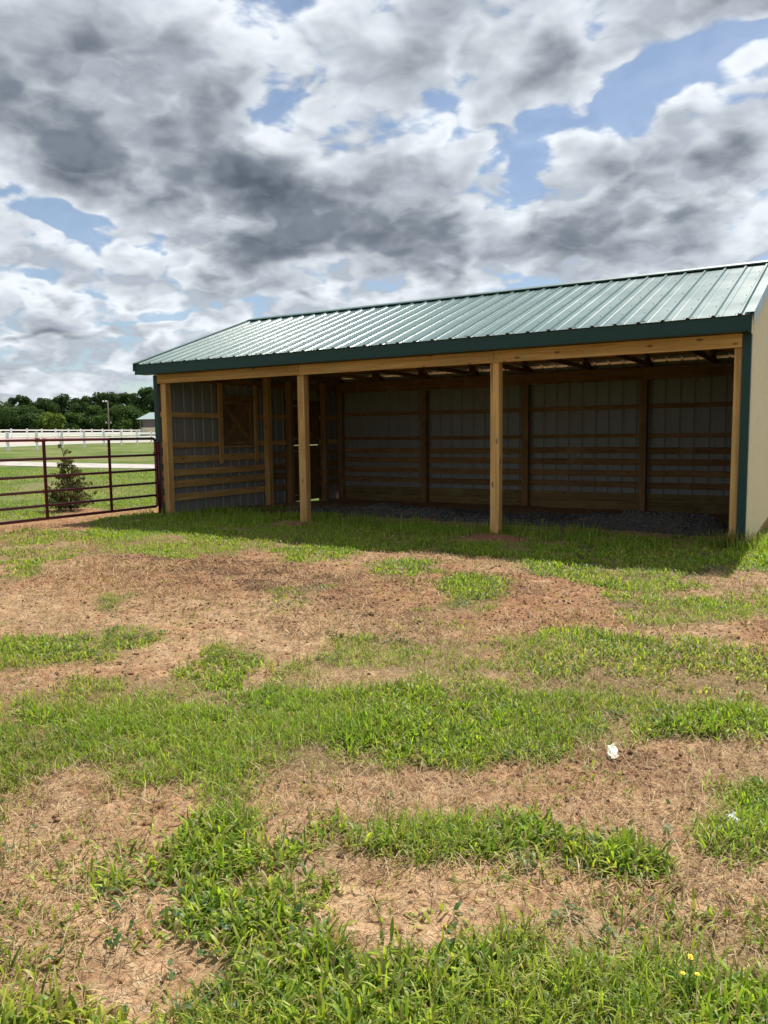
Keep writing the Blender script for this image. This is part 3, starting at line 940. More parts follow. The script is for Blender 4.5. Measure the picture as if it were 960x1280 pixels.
bar('brace', (-11.856, 12.90, 1.47), (-11.856, 13.76, 2.265), 0.02, 0.085, DARKPINE[1], win, up=(0, -0.7, 0.7))
bar('brace', (-11.8535, 12.90, 2.265), (-11.8535, 13.76, 1.47), 0.02, 0.085, DARKPINE[1], win, up=(0, 0.7, 0.7))
# split door in the left wall: two leaves with daylight gaps
for (c, d) in ((-0.085, 1.310), (1.328, 2.45)):
    lf = box('door_leaf', -11.885, -11.862, 15.10, 16.57, c, d, PLY, shed, 0.002)
    for a in np.arange(15.20, 16.45, 0.145):
        box('plank', -11.861, -11.846, a, a + 0.138, c + 0.01, d - 0.01, PLY, lf, 0.002)
    for zz in (c + 0.10, d - 0.20):
        box('ledge', -11.8455, -11.826, 15.21, 16.47, zz, zz + 0.10, PLY, lf, 0.002)
    for zz in (c + 0.14, d - 0.16):
        box('hinge', -11.825, -11.820, 15.2, 15.55, zz, zz + 0.03, STEEL, lf, 0.001)
# roof framing: trusses (chords and struts) and purlins
TX = [-11.74, -10.49, -9.13, -7.76, -6.42, -5.02, -3.70, -2.41, -1.24]
for x in TX:
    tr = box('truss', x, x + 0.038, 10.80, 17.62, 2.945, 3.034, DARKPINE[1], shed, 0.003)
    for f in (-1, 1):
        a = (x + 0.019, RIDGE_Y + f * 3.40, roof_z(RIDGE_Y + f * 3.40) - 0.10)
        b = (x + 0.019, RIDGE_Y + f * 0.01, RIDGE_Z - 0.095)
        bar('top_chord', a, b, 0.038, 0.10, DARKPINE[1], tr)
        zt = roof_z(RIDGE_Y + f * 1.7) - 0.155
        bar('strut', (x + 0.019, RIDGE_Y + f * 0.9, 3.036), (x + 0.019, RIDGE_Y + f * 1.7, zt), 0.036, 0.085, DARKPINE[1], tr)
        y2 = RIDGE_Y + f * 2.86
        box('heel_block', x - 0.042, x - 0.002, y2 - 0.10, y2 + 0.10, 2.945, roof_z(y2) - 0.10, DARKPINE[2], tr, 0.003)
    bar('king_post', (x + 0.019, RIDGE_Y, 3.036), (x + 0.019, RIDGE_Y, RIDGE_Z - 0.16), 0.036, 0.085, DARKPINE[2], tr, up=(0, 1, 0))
for f in (-1, 1):
    for s in (0.25, 0.95, 1.65, 2.30, 2.92, 3.36):
        y = RIDGE_Y + f * s
        z = roof_z(y) - 0.027
        bar('purlin', (ROOF_X0 + 0.05, y, z), (ROOF_X1 - 0.03, y, z), 0.089, 0.038, PINE[0], shed, up=(0, f * sn, cs))
# collars of red clay and a concrete footing at the middle posts
CLAY = soil_mat('red_clay_mound', (0.16, 0.055, 0.028), (0.30, 0.12, 0.065), 14.0)
for (px, py, rr, hh_) in ((-8.28, 10.86, 0.36, 0.035), (-4.45, 10.62, 0.40, 0.05)):
    n_, m_ = 28, 7
    V, F = [], []
    for i in range(m_):
        for k in range(n_):
            a = 2 * math.pi * k / n_
            r_ = rr * (i / (m_ - 1)) * (1 + 0.22 * math.sin(3 * a + px) + 0.12 * math.sin(7 * a))
            xx, yy = px + 1.25 * r_ * math.cos(a), py + 0.8 * r_ * math.sin(a)
            z = float(terrain(np.array(xx), np.array(yy))) + hh_ * (1 - (i / (m_ - 1)) ** 2) - 0.01 + 0.02 * (float(vnoise(np.array(xx * 12), np.array(yy * 12), 4)) - 0.5)
            V.append((xx, yy, z))
    for i in range(m_ - 1):
        for k in range(n_):
            F.append((i * n_ + k, (i + 1) * n_ + k, (i + 1) * n_ + (k + 1) % n_, i * n_ + (k + 1) % n_))
    o = mesh('clay_mound', V, F, CLAY, None, smooth=True)
    tag(o, 'low mound of red clay at the foot of the %s middle post of the shed' % ('left' if px < -6 else 'right'), 'mound', 'clay mounds at the shed posts')

# ------------------------------------------------------------------ gravel inside the shed
GRAVEL = soil_mat('grey_gravel', (0.055, 0.046, 0.038), (0.115, 0.098, 0.080), 30.0)
gx2 = np.arange(-10.6, -1.35, 0.06); gy2 = np.arange(12.0, 15.9, 0.06)
GXX, GYY = np.meshgrid(gx2, gy2)


def gravel_h(x, y):
    edge = sstep(0, 0.9, x + 10.6) * sstep(0, 0.5, -1.35 - x) * sstep(0, 0.7, y - 12.0) * sstep(0, 1.4, 15.9 - y)
    h = 0.05 + 0.13 * sstep(0.45, 0.8, fbm(x * 0.7 + 3, y * 0.9, 71, 3)) + 0.16 * np.exp(-((y - 13.2) / 0.5) ** 2) * sstep(0.35, 0.7, fbm(x * 0.9, y * 0.3, 77, 3)) + (fbm(x * 8, y * 8, 72, 3) - 0.5) * 0.04
    return terrain(x, y) + near_relief(x, y) - 0.05 + h * edge


gz2 = gravel_h(GXX, GYY)
v2 = np.stack([GXX, GYY, gz2], -1).reshape(-1, 3)
i2 = (np.arange(len(gy2) - 1)[:, None] * len(gx2) + np.arange(len(gx2) - 1)[None, :]).ravel()
o = big_mesh('gravel_floor', v2, [np.stack([i2, i2 + 1, i2 + 1 + len(gx2), i2 + len(gx2)], -1)], GRAVEL)
tag(o, 'heaps of loose grey gravel on the floor inside the shed', 'gravel', None, 'stuff')


def pebbles(name, pts, sizes, mat, colors, flat=0.7):
    base = np.array([(1, 0, 0), (-1, 0, 0), (0, 1, 0), (0, -1, 0), (0, 0, 1), (0, 0, -1)], float)
    tri = np.array([(0, 2, 4), (2, 1, 4), (1, 3, 4), (3, 0, 4), (2, 0, 5), (1, 2, 5), (3, 1, 5), (0, 3, 5)])
    n = len(pts)
    B = base[None] * (1 + rng.uniform(-0.35, 0.35, (n, 6, 1)))
    a = rng.uniform(0, 6.28, n); c, s = np.cos(a), np.sin(a)
    X = B[..., 0] * c[:, None] - B[..., 1] * s[:, None]
    Y = B[..., 0] * s[:, None] + B[..., 1] * c[:, None]
    V = np.stack([X, Y, B[..., 2] * flat], -1) * sizes[:, None, None] + pts[:, None, :]
    T = (tri[None] + (np.arange(n) * 6)[:, None, None]).reshape(-1, 3)
    return big_mesh(name, V.reshape(-1, 3), [T], mat, np.repeat(colors, 6, 0))


n = 9000
px = rng.uniform(-10.3, -1.6, n); py = rng.uniform(12.2, 15.4, n)
pz = gravel_h(px, py)
g_ = rng.uniform(0.04, 0.15, (n, 1)) * np.array([[1, 0.93, 0.84]])
STONE = leaf_mat('stone', 0.0, 0.9, 0.2)
o = pebbles('gravel_stones', np.stack([px, py, pz + 0.004], -1), rng.uniform(0.012, 0.035, n), STONE, g_)
tag(o, 'scattered grey stones on the gravel heaps inside the shed', 'gravel', None, 'stuff')

# ------------------------------------------------------------------ red tube gate
GXP = -11.875
gate = empty('farm_gate', (GXP, 11.15, 0.0))
tag(gate, 'dark red tubular steel farm gate hinged beside the shed corner', 'gate')
gy0, gy1 = 6.70, 10.915
zr = [1.535, 1.21, 0.91, 0.648, 0.402, 0.175]
rad = 0.027


def arc(cy_, cz_, r_, a0, a1, n_=6):
    return [(GXP, cy_ + r_ * math.cos(a0 + (a1 - a0) * i / n_), cz_ + r_ * math.sin(a0 + (a1 - a0) * i / n_)) for i in range(n_ + 1)]


rc = 0.065
loop = arc(gy1 - rc, zr[0] - rc, rc, math.pi / 2, 0) + arc(gy1 - rc, zr[5] + rc, rc, 0, -math.pi / 2) + \
    arc(gy0 + rc, zr[5] + rc, rc, -math.pi / 2, -math.pi) + arc(gy0 + rc, zr[0] - rc, rc, math.pi, math.pi / 2)
loop.append(loop[0])
tube('frame', loop, rad, GATERED, gate, 12)
for z in zr[1:5]:
    tube('rail', [(GXP, gy0, z), (GXP, gy1, z)], 0.0235, GATERED, gate, 10)
for y in (8.39, 9.76, 7.05):
    bar('upright', (GXP + 0.026, y, zr[5]), (GXP + 0.03, y, zr[0]), 0.058, 0.012, GATERED, gate, up=(1, 0, 0))
tube('hinge_pipe', [(GXP, gy1 + 0.065, 0.03), (GXP, gy1 + 0.065, 1.47)], 0.036, GATERED, gate, 12)
for z in (0.38, 1.25):
    bar('hinge', (GXP, gy1 - 0.03, z), (GXP, gy1 + 0.10, z), 0.066, 0.05, GATERED, gate)
tube('rail_sleeve', [(GXP, 8.25, zr[0]), (GXP, 8.45, zr[0])], 0.034, GATERED, gate, 12)

# ------------------------------------------------------------------ white board fences
def fence(p0, p1, nspan, h, label, cat_group, ext=1):
    p0, p1 = np.array(p0, float), np.array(p1, float)
    d = (p1 - p0) / nspan
    pts = [p0 + d * i for i in range(-ext, nspan + 1 + ext)]
    zs = [float(terrain(np.array(p[0]), np.array(p[1]))) for p in pts]
    r_ = empty('board_fence', (pts[0][0], pts[0][1], zs[0]))
    tag(r_, label, 'fence', cat_group)
    for p, z in zip(pts, zs):
        vf = [box_vf(p[0] - 0.085, p[0] + 0.085, p[1] - 0.085, p[1] + 0.085, z - 0.3, z + h, 0.006),
              box_vf(p[0] - 0.10, p[0] + 0.10, p[1] - 0.10, p[1] + 0.10, z + h, z + h + 0.035, 0.012)]
        mesh('post', *join_vf(vf), WHITE, r_)
    for i in range(len(pts) - 1):
        for f in (0.28, 0.58, 0.88):
            a, b = pts[i], pts[i + 1]
            u = (b - a) / np.linalg.norm(b - a) * 0.09
            bar('rail', (a[0] + u[0], a[1] + u[1], zs[i] + h * f), (b[0] - u[0], b[1] - u[1], zs[i + 1] + h * f), 0.045, 0.15, WHITE, r_)


fence((-50.6, 33.0), (-63.9, 58.2), 7, 1.28, 'nearer white board fence along the front of the sand arena', 'white fences', 2)
fence((-90, 57), (-113, 104), 14, 1.35, 'farther white board fence in front of the dark trees', 'white fences', 3)

# ------------------------------------------------------------------ pole lamp and far shelter
def gz(x, y):
    return float(terrain(np.array(float(x)), np.array(float(y))))


pxy = (-107.95, 89.1)
lp = empty('light_pole', (pxy[0], pxy[1], gz(*pxy)))
tag(lp, 'tall thin wooden light pole in front of the trees', 'light pole')
POLEM = paint('pole_wood', (0.20, 0.165, 0.13), 0.9)
zt = 7.95
tube('pole', [(*pxy, gz(*pxy) - 0.5), (*pxy, zt)], [0.115, 0.085], POLEM, lp, 10)
ax = np.array([0.86, 0.51])
for s, zz in ((-2.3, zt - 0.15), (-0.9, zt - 0.15)):
    q = np.array(pxy) + ax * s * 0.33
    bar('arm', (*pxy, zz), (q[0], q[1], zz), 0.06, 0.06, POLEM, lp)
    v, f = box_vf(q[0] - 0.13, q[0] + 0.13, q[1] - 0.13, q[1] + 0.13, zz - 0.08, zz + 0.14, 0.04)
    mesh('floodlight', v, f, WHITE, lp)
bar('crossarm', (pxy[0] - ax[0] * 0.6, pxy[1] - ax[1] * 0.6, 4.1), (pxy[0] + ax[0] * 0.5, pxy[1] + ax[1] * 0.5, 4.1), 0.09, 0.11, POLEM, lp)
for s in (-0.45, 0.38):
    q = np.array(pxy) + ax * s
    tube('insulator', [(q[0], q[1], 4.12), (q[0], q[1], 4.36)], [0.08, 0.05], WHITE, lp, 8)

bx, by = -111.0, 101.5
bz = gz(bx, by)
sh = empty('pole_shelter', (bx, by, bz))
tag(sh, 'small far shelter with pale green roof and cream lower wall', 'shelter')
cr, sr = ax[0], ax[1]


def BL(u, v, z):
    return (bx + cr * u - sr * v, by + sr * u + cr * v, z)


def obox(name, u0, u1, v0, v1, z0, z1, mat, par):
    v, f = box_vf(u0, u1, v0, v1, z0, z1, 0)
    return mesh(name, [BL(*p) for p in v], f, mat, par)


W2 = 1.6
for u in (-W2 + 0.1, W2 + 6):
    for v in (-2, 2):
        obox('post', u - 0.08, u + 0.08, v - 0.08, v + 0.08, bz - 0.3, 5.0, POLEM, sh)
GREYW = paint('shelter_wall', (0.13, 0.125, 0.12), 0.7)
obox('upper_wall', -W2 + 0.4, W2 + 6, -1.9, 1.9, 3.45, 4.95, GREYW, sh)
obox('lower_wall', -W2 + 0.02, W2 + 6.02, -2.05, 2.05, bz - 0.2, 3.447, CREAM, sh)
ROOFPALE = paint('pale_green_roof', (0.30, 0.38, 0.365), 0.4)
rv = [BL(u, v, z) for (u, v, z) in ((-W2 - 0.5, -2.7, 4.95), (W2 + 6.5, -2.7, 4.95), (W2 + 6.5, 2.7, 4.95), (-W2 - 0.5, 2.7, 4.95), (-W2 + 1.2, 0, 6.25), (W2 + 5.5, 0, 6.25))]
mesh('roof', rv, [(0, 1, 5, 4), (1, 2, 5), (2, 3, 4, 5), (3, 0, 4), (3, 2, 1, 0)], ROOFPALE, sh)

# ------------------------------------------------------------------ trees
def leaf_cloud(centers, radii, count, size, cols, squash=0.85):
    """leaf-sized faces in the shell of many clumps"""
    k = rng.integers(0, len(centers), count)
    w_ = radii[k]
    d = rng.normal(size=(count, 3)); d /= np.linalg.norm(d, axis=1)[:, None]
    r_ = w_ * rng.uniform(0.35, 1.08, count) ** 0.6
    P = centers[k] + d * r_[:, None] * np.array([1, 1, squash])
    a = rng.normal(size=(count, 3)); a /= np.linalg.norm(a, axis=1)[:, None]
    b = np.cross(a, d + 0.6 * rng.normal(size=(count, 3))); b /= np.linalg.norm(b, axis=1)[:, None] + 1e-9
    s = size * rng.uniform(0.6, 1.4, count)
    a = a * s[:, None]; b = b * (s * 0.6)[:, None]
    V = np.stack([P - a, P + b, P + a, P - b], 1).reshape(-1, 3)
    Q = (np.arange(count) * 4)[:, None] + np.arange(4)[None]
    c = cols[rng.integers(0, len(cols), count)] * rng.uniform(0.75, 1.3, (count, 1))
    return V, Q, np.repeat(c, 4, 0)


DARKG = np.array([(0.046, 0.082, 0.030), (0.058, 0.098, 0.034), (0.072, 0.112, 0.040), (0.050, 0.085, 0.036)])
MIDG = np.array([(0.076, 0.128, 0.040), (0.094, 0.148, 0.046), (0.066, 0.112, 0.036)])
YELG = np.array([(0.15, 0.21, 0.045), (0.19, 0.24, 0.06), (0.11, 0.17, 0.040)])


def tree(name, x, y, top, width, low, label, cols, n=5200, clumps=26, seed=0, leaf=0.27, group='trees along the far edge of the pasture'):
    global rng
    rng = np.random.default_rng(100 + seed)
    g = gz(x, y)
    r_ = empty(name, (x, y, g))
    tag(r_, label, 'tree', group)
    H = top - g
    lean = rng.uniform(-0.3, 0.3, 2)
    vf = [tube_vf([(x, y, g - 0.3), (x + lean[0] * .4, y + lean[1] * .4, g + H * 0.3), (x + lean[0], y + lean[1], g + H * 0.78)], [0.32, 0.22, 0.06], 8)]
    cen, rad_ = [], []
    z0 = g + H * low
    for i in range(clumps):
        f = rng.uniform(0, 1) ** 0.85
        zc = z0 + (top - z0) * (0.10 + 0.80 * f)
        env = width / 2 * math.sqrt(max(0.05, 1 - ((f - 0.42) / 0.66) ** 2))
        a = rng.uniform(0, 6.28); rr = env * math.sqrt(rng.uniform(0.05, 1)) * 0.82
        cen.append((x + rr * math.cos(a), y + rr * math.sin(a), zc)); rad_.append(rng.uniform(0.10, 0.22) * width)
        if i % 3 == 0:
            vf.append(tube_vf([(x + lean[0] * .5, y + lean[1] * .5, min(g + H * 0.28 + 0.4 * (zc - g) * 0.4, zc)), cen[-1]], [0.10, 0.03], 6))
    mesh('trunk', *join_vf(vf), BARK, r_, smooth=True)
    V, Q, C = leaf_cloud(np.array(cen), np.array(rad_), n, leaf, cols)
    V[:, 2] = np.maximum(V[:, 2], g + 0.2)
    big_mesh('crown', V, [Q], LEAF, C, r_)


tree('broadleaf_tree', -174.3, 108.0, 10.8, 12.6, 0.15, 'dark tree just beyond the left end of the row', DARKG, 8000, 30, 0)
tree('broadleaf_tree', -164.6, 106.4, 9.0, 8.9, 0.05, 'lower dark tree at the left end of the row', DARKG, 6500, 22, 1)
tree('broadleaf_tree', -172.3, 116.5, 12.2, 8.3, 0.12, 'tall dark tree with airy top, second from the left of the row', DARKG, 8000, 30, 2)
tree('broadleaf_tree', -167.5, 119.9, 12.0, 8.8, 0.12, 'dark round-topped tree behind the bright yellow-green tree', DARKG, 8000, 30, 3)
tree('broadleaf_tree', -168.3, 125.6, 12.6, 9.5, 0.12, 'dark tree with a pointed top left of the light pole', DARKG, 8000, 30, 4)
tree('broadleaf_tree', -162.3, 126.9, 11.9, 9.3, 0.12, 'dark tree with flat crown between the pointed tree and the light pole', DARKG, 8000, 30, 5)
tree('broadleaf_tree', -160.9, 131.8, 12.8, 9.4, 0.12, 'dark broad tree directly behind the light pole', DARKG, 8000, 30, 6)
tree('broadleaf_tree', -154.6, 133.2, 12.8, 8.2, 0.12, 'dark tree between the light pole and the tallest tree', DARKG, 8000, 30, 7)
tree('broadleaf_tree', -152.8, 138.1, 14.7, 7.7, 0.1, 'tallest dark tree beside the shed corner, above the far shelter', DARKG, 8000, 30, 8)
tree('broadleaf_tree', -151.4, 142.6, 13.3, 9.4, 0.1, 'dark tree half hidden behind the shed corner', DARKG, 8000, 30, 9)
tree('broadleaf_tree', -154.3, 103.8, 8.0, 10.9, 0.02, 'wide low dark tree in front at the left of the row', DARKG, 6500, 22, 10)
tree('broadleaf_tree', -144.2, 104.3, 7.1, 5.9, 0.0, 'bright yellow-green bushy tree low in front of the dark row', YELG, 6500, 22, 11)
tree('broadleaf_tree', -145.0, 110.0, 6.7, 6.8, 0.02, 'low mid green tree right of the bright yellow-green one', MIDG, 6500, 22, 12)
tree('broadleaf_tree', -145.2, 116.2, 8.7, 8.9, 0.04, 'mid green rounded tree left of the light pole', MIDG, 6500, 22, 13)
tree('broadleaf_tree', -140.5, 118.8, 8.3, 8.8, 0.04, 'mid green tree low in front, right of the light pole', MIDG, 6500, 22, 14)
tree('broadleaf_tree', -138.8, 123.8, 8.0, 8.4, 0.02, 'low dark tree behind the far shelter', DARKG, 6500, 22, 15)
tree('broadleaf_tree', -150.9, 105.2, 6.6, 6.4, 0.0, 'low mid green tree left of the bright yellow-green one', MIDG, 6500, 22, 16)

# ------------------------------------------------------------------ small cedar behind the gate
rng = np.random.default_rng(5)
cxs, cys = -14.05, 10.55
cz = gz(cxs, cys)
ced = empty('cedar_sapling', (cxs, cys, cz))
tag(ced, 'thin brown-green cedar sapling with bare leader behind the gate', 'sapling')
TW = paint('twig', (0.07, 0.045, 0.03), 0.9)
vf, cen, rad_ = [], [], []
lead = [(cxs - 0.06, cys, cz - 0.05), (cxs - 0.03, cys + 0.02, cz + 0.6), (cxs - 0.12, cys - 0.02, cz + 1.05), (cxs - 0.20, cys - 0.05, cz + 1.36), (cxs - 0.25, cys - 0.07, cz + 1.70)]
vf.append(tube_vf(lead, [0.022, 0.017, 0.010, 0.006, 0.003], 6))
for i in range(95):
    f = rng.uniform(0.02, 1) ** 2.1
    zb0 = cz + 0.04 + f * 1.0
    ln = (0.44 * (1 - f) ** 0.8 + 0.08) * rng.uniform(0.5, 1.1)
    a = rng.uniform(0, 6.28)
    p = np.array([cxs - 0.05 - 0.06 * f, cys, zb0])
    q = p + np.array([ln * math.cos(a), ln * math.sin(a), ln * rng.uniform(0.15, 0.75)])
    vf.append(tube_vf([p, (p + q) / 2 + [0, 0, -0.02], q], [0.006, 0.004, 0.002], 4))
    for s in (0.45, 0.62, 0.78, 0.92, 1.0):
        cen.append(p + (q - p) * s + rng.normal(0, 0.02, 3)); rad_.append(rng.uniform(0.03, 0.07))
for i in range(6):
    s = rng.uniform(1.05, 1.4)
    p = np.array([cxs - 0.15, cys - 0.03, cz + s]); a = rng.uniform(0, 6.28)
    q = p + np.array([0.13 * math.cos(a), 0.13 * math.sin(a), 0.08])
    vf.append(tube_vf([p, q], [0.004, 0.002], 4)); cen.append(q); rad_.append(0.035)
mesh('stem', *join_vf(vf), TW, ced, smooth=True)
CED = np.array([(0.115, 0.130, 0.048), (0.135, 0.120, 0.055), (0.150, 0.100, 0.055), (0.090, 0.125, 0.042)])
V, Q, C = leaf_cloud(np.array(cen), np.array(rad_), 7000, 0.022, CED, 0.9)
big_mesh('foliage', V, [Q], LEAF, C, ced)

# ------------------------------------------------------------------ grass
def in_view(x, y, pad=0.08):
    """keeps growth to the part of the yard round the viewpoint's field, with a margin to step aside"""
    fx_, fy_ = -0.5146, 0.8574
    f = x * fx_ + y * fy_
    s = x * fy_ - y * fx_
    return (f > 1.2) & (np.abs(s) < f * 0.5 + 1.2 + pad)


def blades(name, px, py, pz, ang, lean, length, width, col, mat, label, cat, bend=0.8, low=False):
    """curved tapering blades; arrays per blade"""
    n = len(px)
    d = np.stack([np.cos(ang), np.sin(ang)], -1)
    tw = ang + np.pi / 2 + rng.uniform(-0.6, 0.6, n)
    s = np.stack([np.cos(tw), np.sin(tw), np.zeros(n)], -1)
    prof = ((0.0, 0.75, 0.0), (0.45, 1.0, 0.35), (0.8, 0.7, 0.8), (1.0, 0.0, 1.15)) if not low else ((0.0, 0.9, 0.0), (0.6, 1.0, 0.55), (1.0, 0.0, 1.1))
    pts = []
    for (f, wd, bd) in prof:
        th_ = lean * (0.55 + bend * bd)
        h = length * f * np.cos(np.minimum(th_, 1.75) * 0.9)
        o = length * f * np.sin(np.minimum(th_, 1.75) * 0.9)
        c = np.stack([px + d[:, 0] * o, py + d[:, 1] * o, pz + np.maximum(h, 0.003)], -1)
        if wd > 0:
            pts += [c - s * (width * wd / 2)[:, None], c + s * (width * wd / 2)[:, None]]
        else:
            pts.append(c)
    m_ = len(pts)
    V = np.stack(pts, 1).reshape(-1, 3)
    b = (np.arange(n) * m_)[:, None]
    quads = [b + np.array([[2 * k, 2 * k + 1, 2 * k + 3, 2 * k + 2]]) for k in range(len(prof) - 2)]
    tri = b + np.array([[m_ - 3, m_ - 2, m_ - 1]])
    o = big_mesh(name, V, quads + [tri], mat, np.repeat(col, m_, 0))
    return tag(o, label, cat, None, 'stuff')


def scatter(n, x0, x1, y0, y1):
    return rng.uniform(x0, x1, n), rng.uniform(y0, y1, n)


GREENS = np.array([(0.200, 0.310, 0.032), (0.255, 0.360, 0.036), (0.315, 0.400, 0.044), (0.145, 0.240, 0.030), (0.365, 0.415, 0.058)])
DRYS = np.array([(0.36, 0.28, 0.12), (0.30, 0.25, 0.10), (0.25, 0.24, 0.07)])


def tufts(ntry, dmin, dmax, nb, lmin, lmax, wmin, wmax, gain, low, spread=0.035, power=1.0):
    x, y = scatter(ntry, -14.6, 4.2, 0.8, 15.4) if dmax > 5 else scatter(ntry, -5.2, 3.6, 0.8, 4.7)
    d = np.hypot(x, y)
    g = grass_cover(x, y)
    hole = sstep(0.36, 0.56, fbm(x * 2.6, y * 2.6, 151, 3)) * sstep(0.22, 0.42, fbm(x * 0.9, y * 0.9, 157, 3))
    g = np.maximum(g, 0.05)
    e = g + (fbm(x * 2.1, y * 2.1, 151, 4) - 0.5) * 1.9 + (fbm(x * 7, y * 7, 159, 2) - 0.5) * 0.8
    keep = in_view(x, y) & (d >= dmin) & (d < dmax) & (rng.uniform(0, 1, ntry) < gain * np.maximum(sstep(0.36, 1.02, e), 0.022 + 0.14 * sstep(0.52, 0.66, fbm(x * 1.9, y * 1.9, 163, 3))))
    keep &= ~((x < -11.6) & (x > -11.95) & (y > 11.0))
    x, y, g = x[keep], y[keep], g[keep]
    vigor = (0.55 + 0.75 * fbm(x * 1.3, y * 1.3, 171, 3)) * (0.55 + 0.45 * g)
    shade = (y > 9.6) & (y < 12.6) & (x > -11.9)
    vigor = np.where(shade, vigor * 1.12, vigor)
    hue = fbm(x * 0.9, y * 0.9, 191, 3)
    cnt = np.maximum(2, (nb * rng.uniform(0.6, 1.3, len(x)) * (0.6 + 0.4 * g)).astype(int))
    i = np.repeat(np.arange(len(x)), cnt)
    n = len(i)
    bx_ = x[i] + rng.normal(0, spread, n); by_ = y[i] + rng.normal(0, spread, n)
    bz_ = terrain(bx_, by_) + near_relief(bx_, by_) - 0.004
    ln = rng.uniform(lmin, lmax, n) * vigor[i]
    kind_ = sstep(0.42, 0.60, fbm(x * 1.6, y * 1.6, 181, 3))
    wd = rng.uniform(wmin, wmax, n) * (0.55 + 0.65 * kind_[i])
    ci = np.clip((hue[i] * 6.5 - 1.0 + rng.normal(0, 0.9, n)), 0, 4).astype(int)
    col = GREENS[ci] * rng.uniform(0.6, 1.35, (n, 1))
    dry = rng.uniform(0, 1, n) < (0.08 + 0.20 * (1 - g[i]) + 0.25 * sstep(0.55, 0.7, fbm(x * 1.1, y * 1.1, 177, 3))[i])
    col[dry] = DRYS[rng.integers(0, 3, dry.sum())] * rng.uniform(0.8, 1.2, (dry.sum(), 1))
    lean = np.abs(rng.normal(0.72, 0.34, n))
    return bx_, by_, bz_, rng.uniform(0, 6.283, n), lean, ln, wd, col


rng = np.random.default_rng(11)
a = tufts(42000, 0.0, 4.6, 13, 0.035, 0.115, 0.0055, 0.011, 1.0, False)
blades('grass', *a, GRASS, 'live green grass of the near yard in ragged patches', 'grass')
a2 = tufts(110000, 4.6, 8.2, 10, 0.03, 0.095, 0.006, 0.011, 1.0, True)
blades('grass', *a2, GRASS, 'green grass band across the middle of the yard', 'grass')
a3 = tufts(80000, 8.2, 19.5, 8, 0.03, 0.10, 0.008, 0.014, 0.95, True)
blades('grass', *a3, GRASS, 'green grass strip along the open front of the shed', 'grass', low=True)
# tall grass under the eave and at the corner post
n = 5200
x, y = scatter(n, -11.8, -0.6, 10.2, 12.2)
k = (grass_cover(x, y) > 0.5) & (fbm(x * 1.5, y * 1.5, 301, 3) > 0.45)
x, y = x[k], y[k]; n = len(x)
blades('tall_grass', x, y, terrain(x, y), rng.uniform(0, 6.28, n), np.abs(rng.normal(0.35, 0.2, n)), rng.uniform(0.10, 0.24, n), rng.uniform(0.006, 0.012, n),
       GREENS[rng.integers(0, 4, n)] * rng.uniform(0.7, 1.1, (n, 1)), GRASS, 'taller shaded grass under the eave of the shed', 'grass', low=True)
n = 260
x = -1.22 + rng.normal(0, 0.16, n); y = 10.93 + rng.normal(0, 0.08, n)
blades('tall_grass', x, y, terrain(x, y), rng.uniform(0, 6.28, n), np.abs(rng.normal(0.3, 0.2, n)), rng.uniform(0.12, 0.34, n), rng.uniform(0.006, 0.011, n),
       DRYS[rng.integers(0, 3, n)] * np.array([[0.7, 0.85, 0.6]]), GRASS, 'yellowing tall grass at the foot of the right corner post', 'grass', low=True)
# low creeping growth between tufts: clover and plantain leaves
n = 26000
x, y = scatter(n, -12.5, 3.5, 1.2, 10.5)
g = grass_cover(x, y)
k = in_view(x, y) & (rng.uniform(0, 1, n) < g * sstep(0.46, 0.62, fbm(x * 1.4, y * 1.4, 211, 3)) * np.clip(6 / np.hypot(x, y), 0.2, 1))
x, y = x[k], y[k]; n = len(x)
i = np.repeat(np.arange(n), 4); m_ = len(i)
blades('weeds', x[i] + rng.normal(0, .02, m_), y[i] + rng.normal(0, .02, m_), (terrain(x, y) + near_relief(x, y))[i] + rng.uniform(0, 0.03, m_), rng.uniform(0, 6.28, m_), np.abs(rng.normal(1.1, 0.3, m_)),
       rng.uniform(0.018, 0.045, m_), rng.uniform(0.008, 0.018, m_), np.array([(0.075, 0.145, 0.035), (0.10, 0.175, 0.05), (0.06, 0.12, 0.03)])[rng.integers(0, 3, m_)] * rng.uniform(0.8, 1.2, (m_, 1)),
       GRASS, 'low broad-leaved weeds mixed into the grass', 'weeds', low=True)
# dead mown stalks lying on the soil
n = 640000
x, y = scatter(n, -9.5, 3.4, 1.0, 8.6)
d = np.hypot(x, y)
g = grass_cover(x, y)
thatch_n = sstep(0.38, 0.62, fbm(x * 1.1, y * 1.1, 231, 3))
k = in_view(x, y) & (rng.uniform(0, 1, n) < np.clip(1.15 - g * 0.65, 0, 1) * (0.30 + 0.70 * thatch_n) * (1 - 0.8 * red_soil(x, y)) * np.clip((4.6 / d) ** 2, 0.05, 1))
x, y = x[k], y[k]; n = len(x)
sc_ = np.array([(0.48, 0.34, 0.18), (0.38, 0.25, 0.13), (0.27, 0.16, 0.085), (0.13, 0.075, 0.04), (0.54, 0.42, 0.25)])
blades('straw', x, y, terrain(x, y) + near_relief(x, y) + rng.uniform(0.002, 0.014, n), rng.uniform(0, 6.28, n), rng.normal(1.45, 0.12, n), rng.uniform(0.018, 0.065, n) * rng.choice([1, 1, 1, 1.8], n), rng.uniform(0.0013, 0.0034, n),
       sc_[rng.integers(0, 5, n)] * rng.uniform(0.7, 1.2, (n, 1)), STRAW, 'dead brown thatch and mown stalks lying on the bare soil', 'straw', bend=0.25, low=True)
n = 90000
x, y = scatter(n, -12.5, 3.0, 4.6, 10.8)
d = np.hypot(x, y)
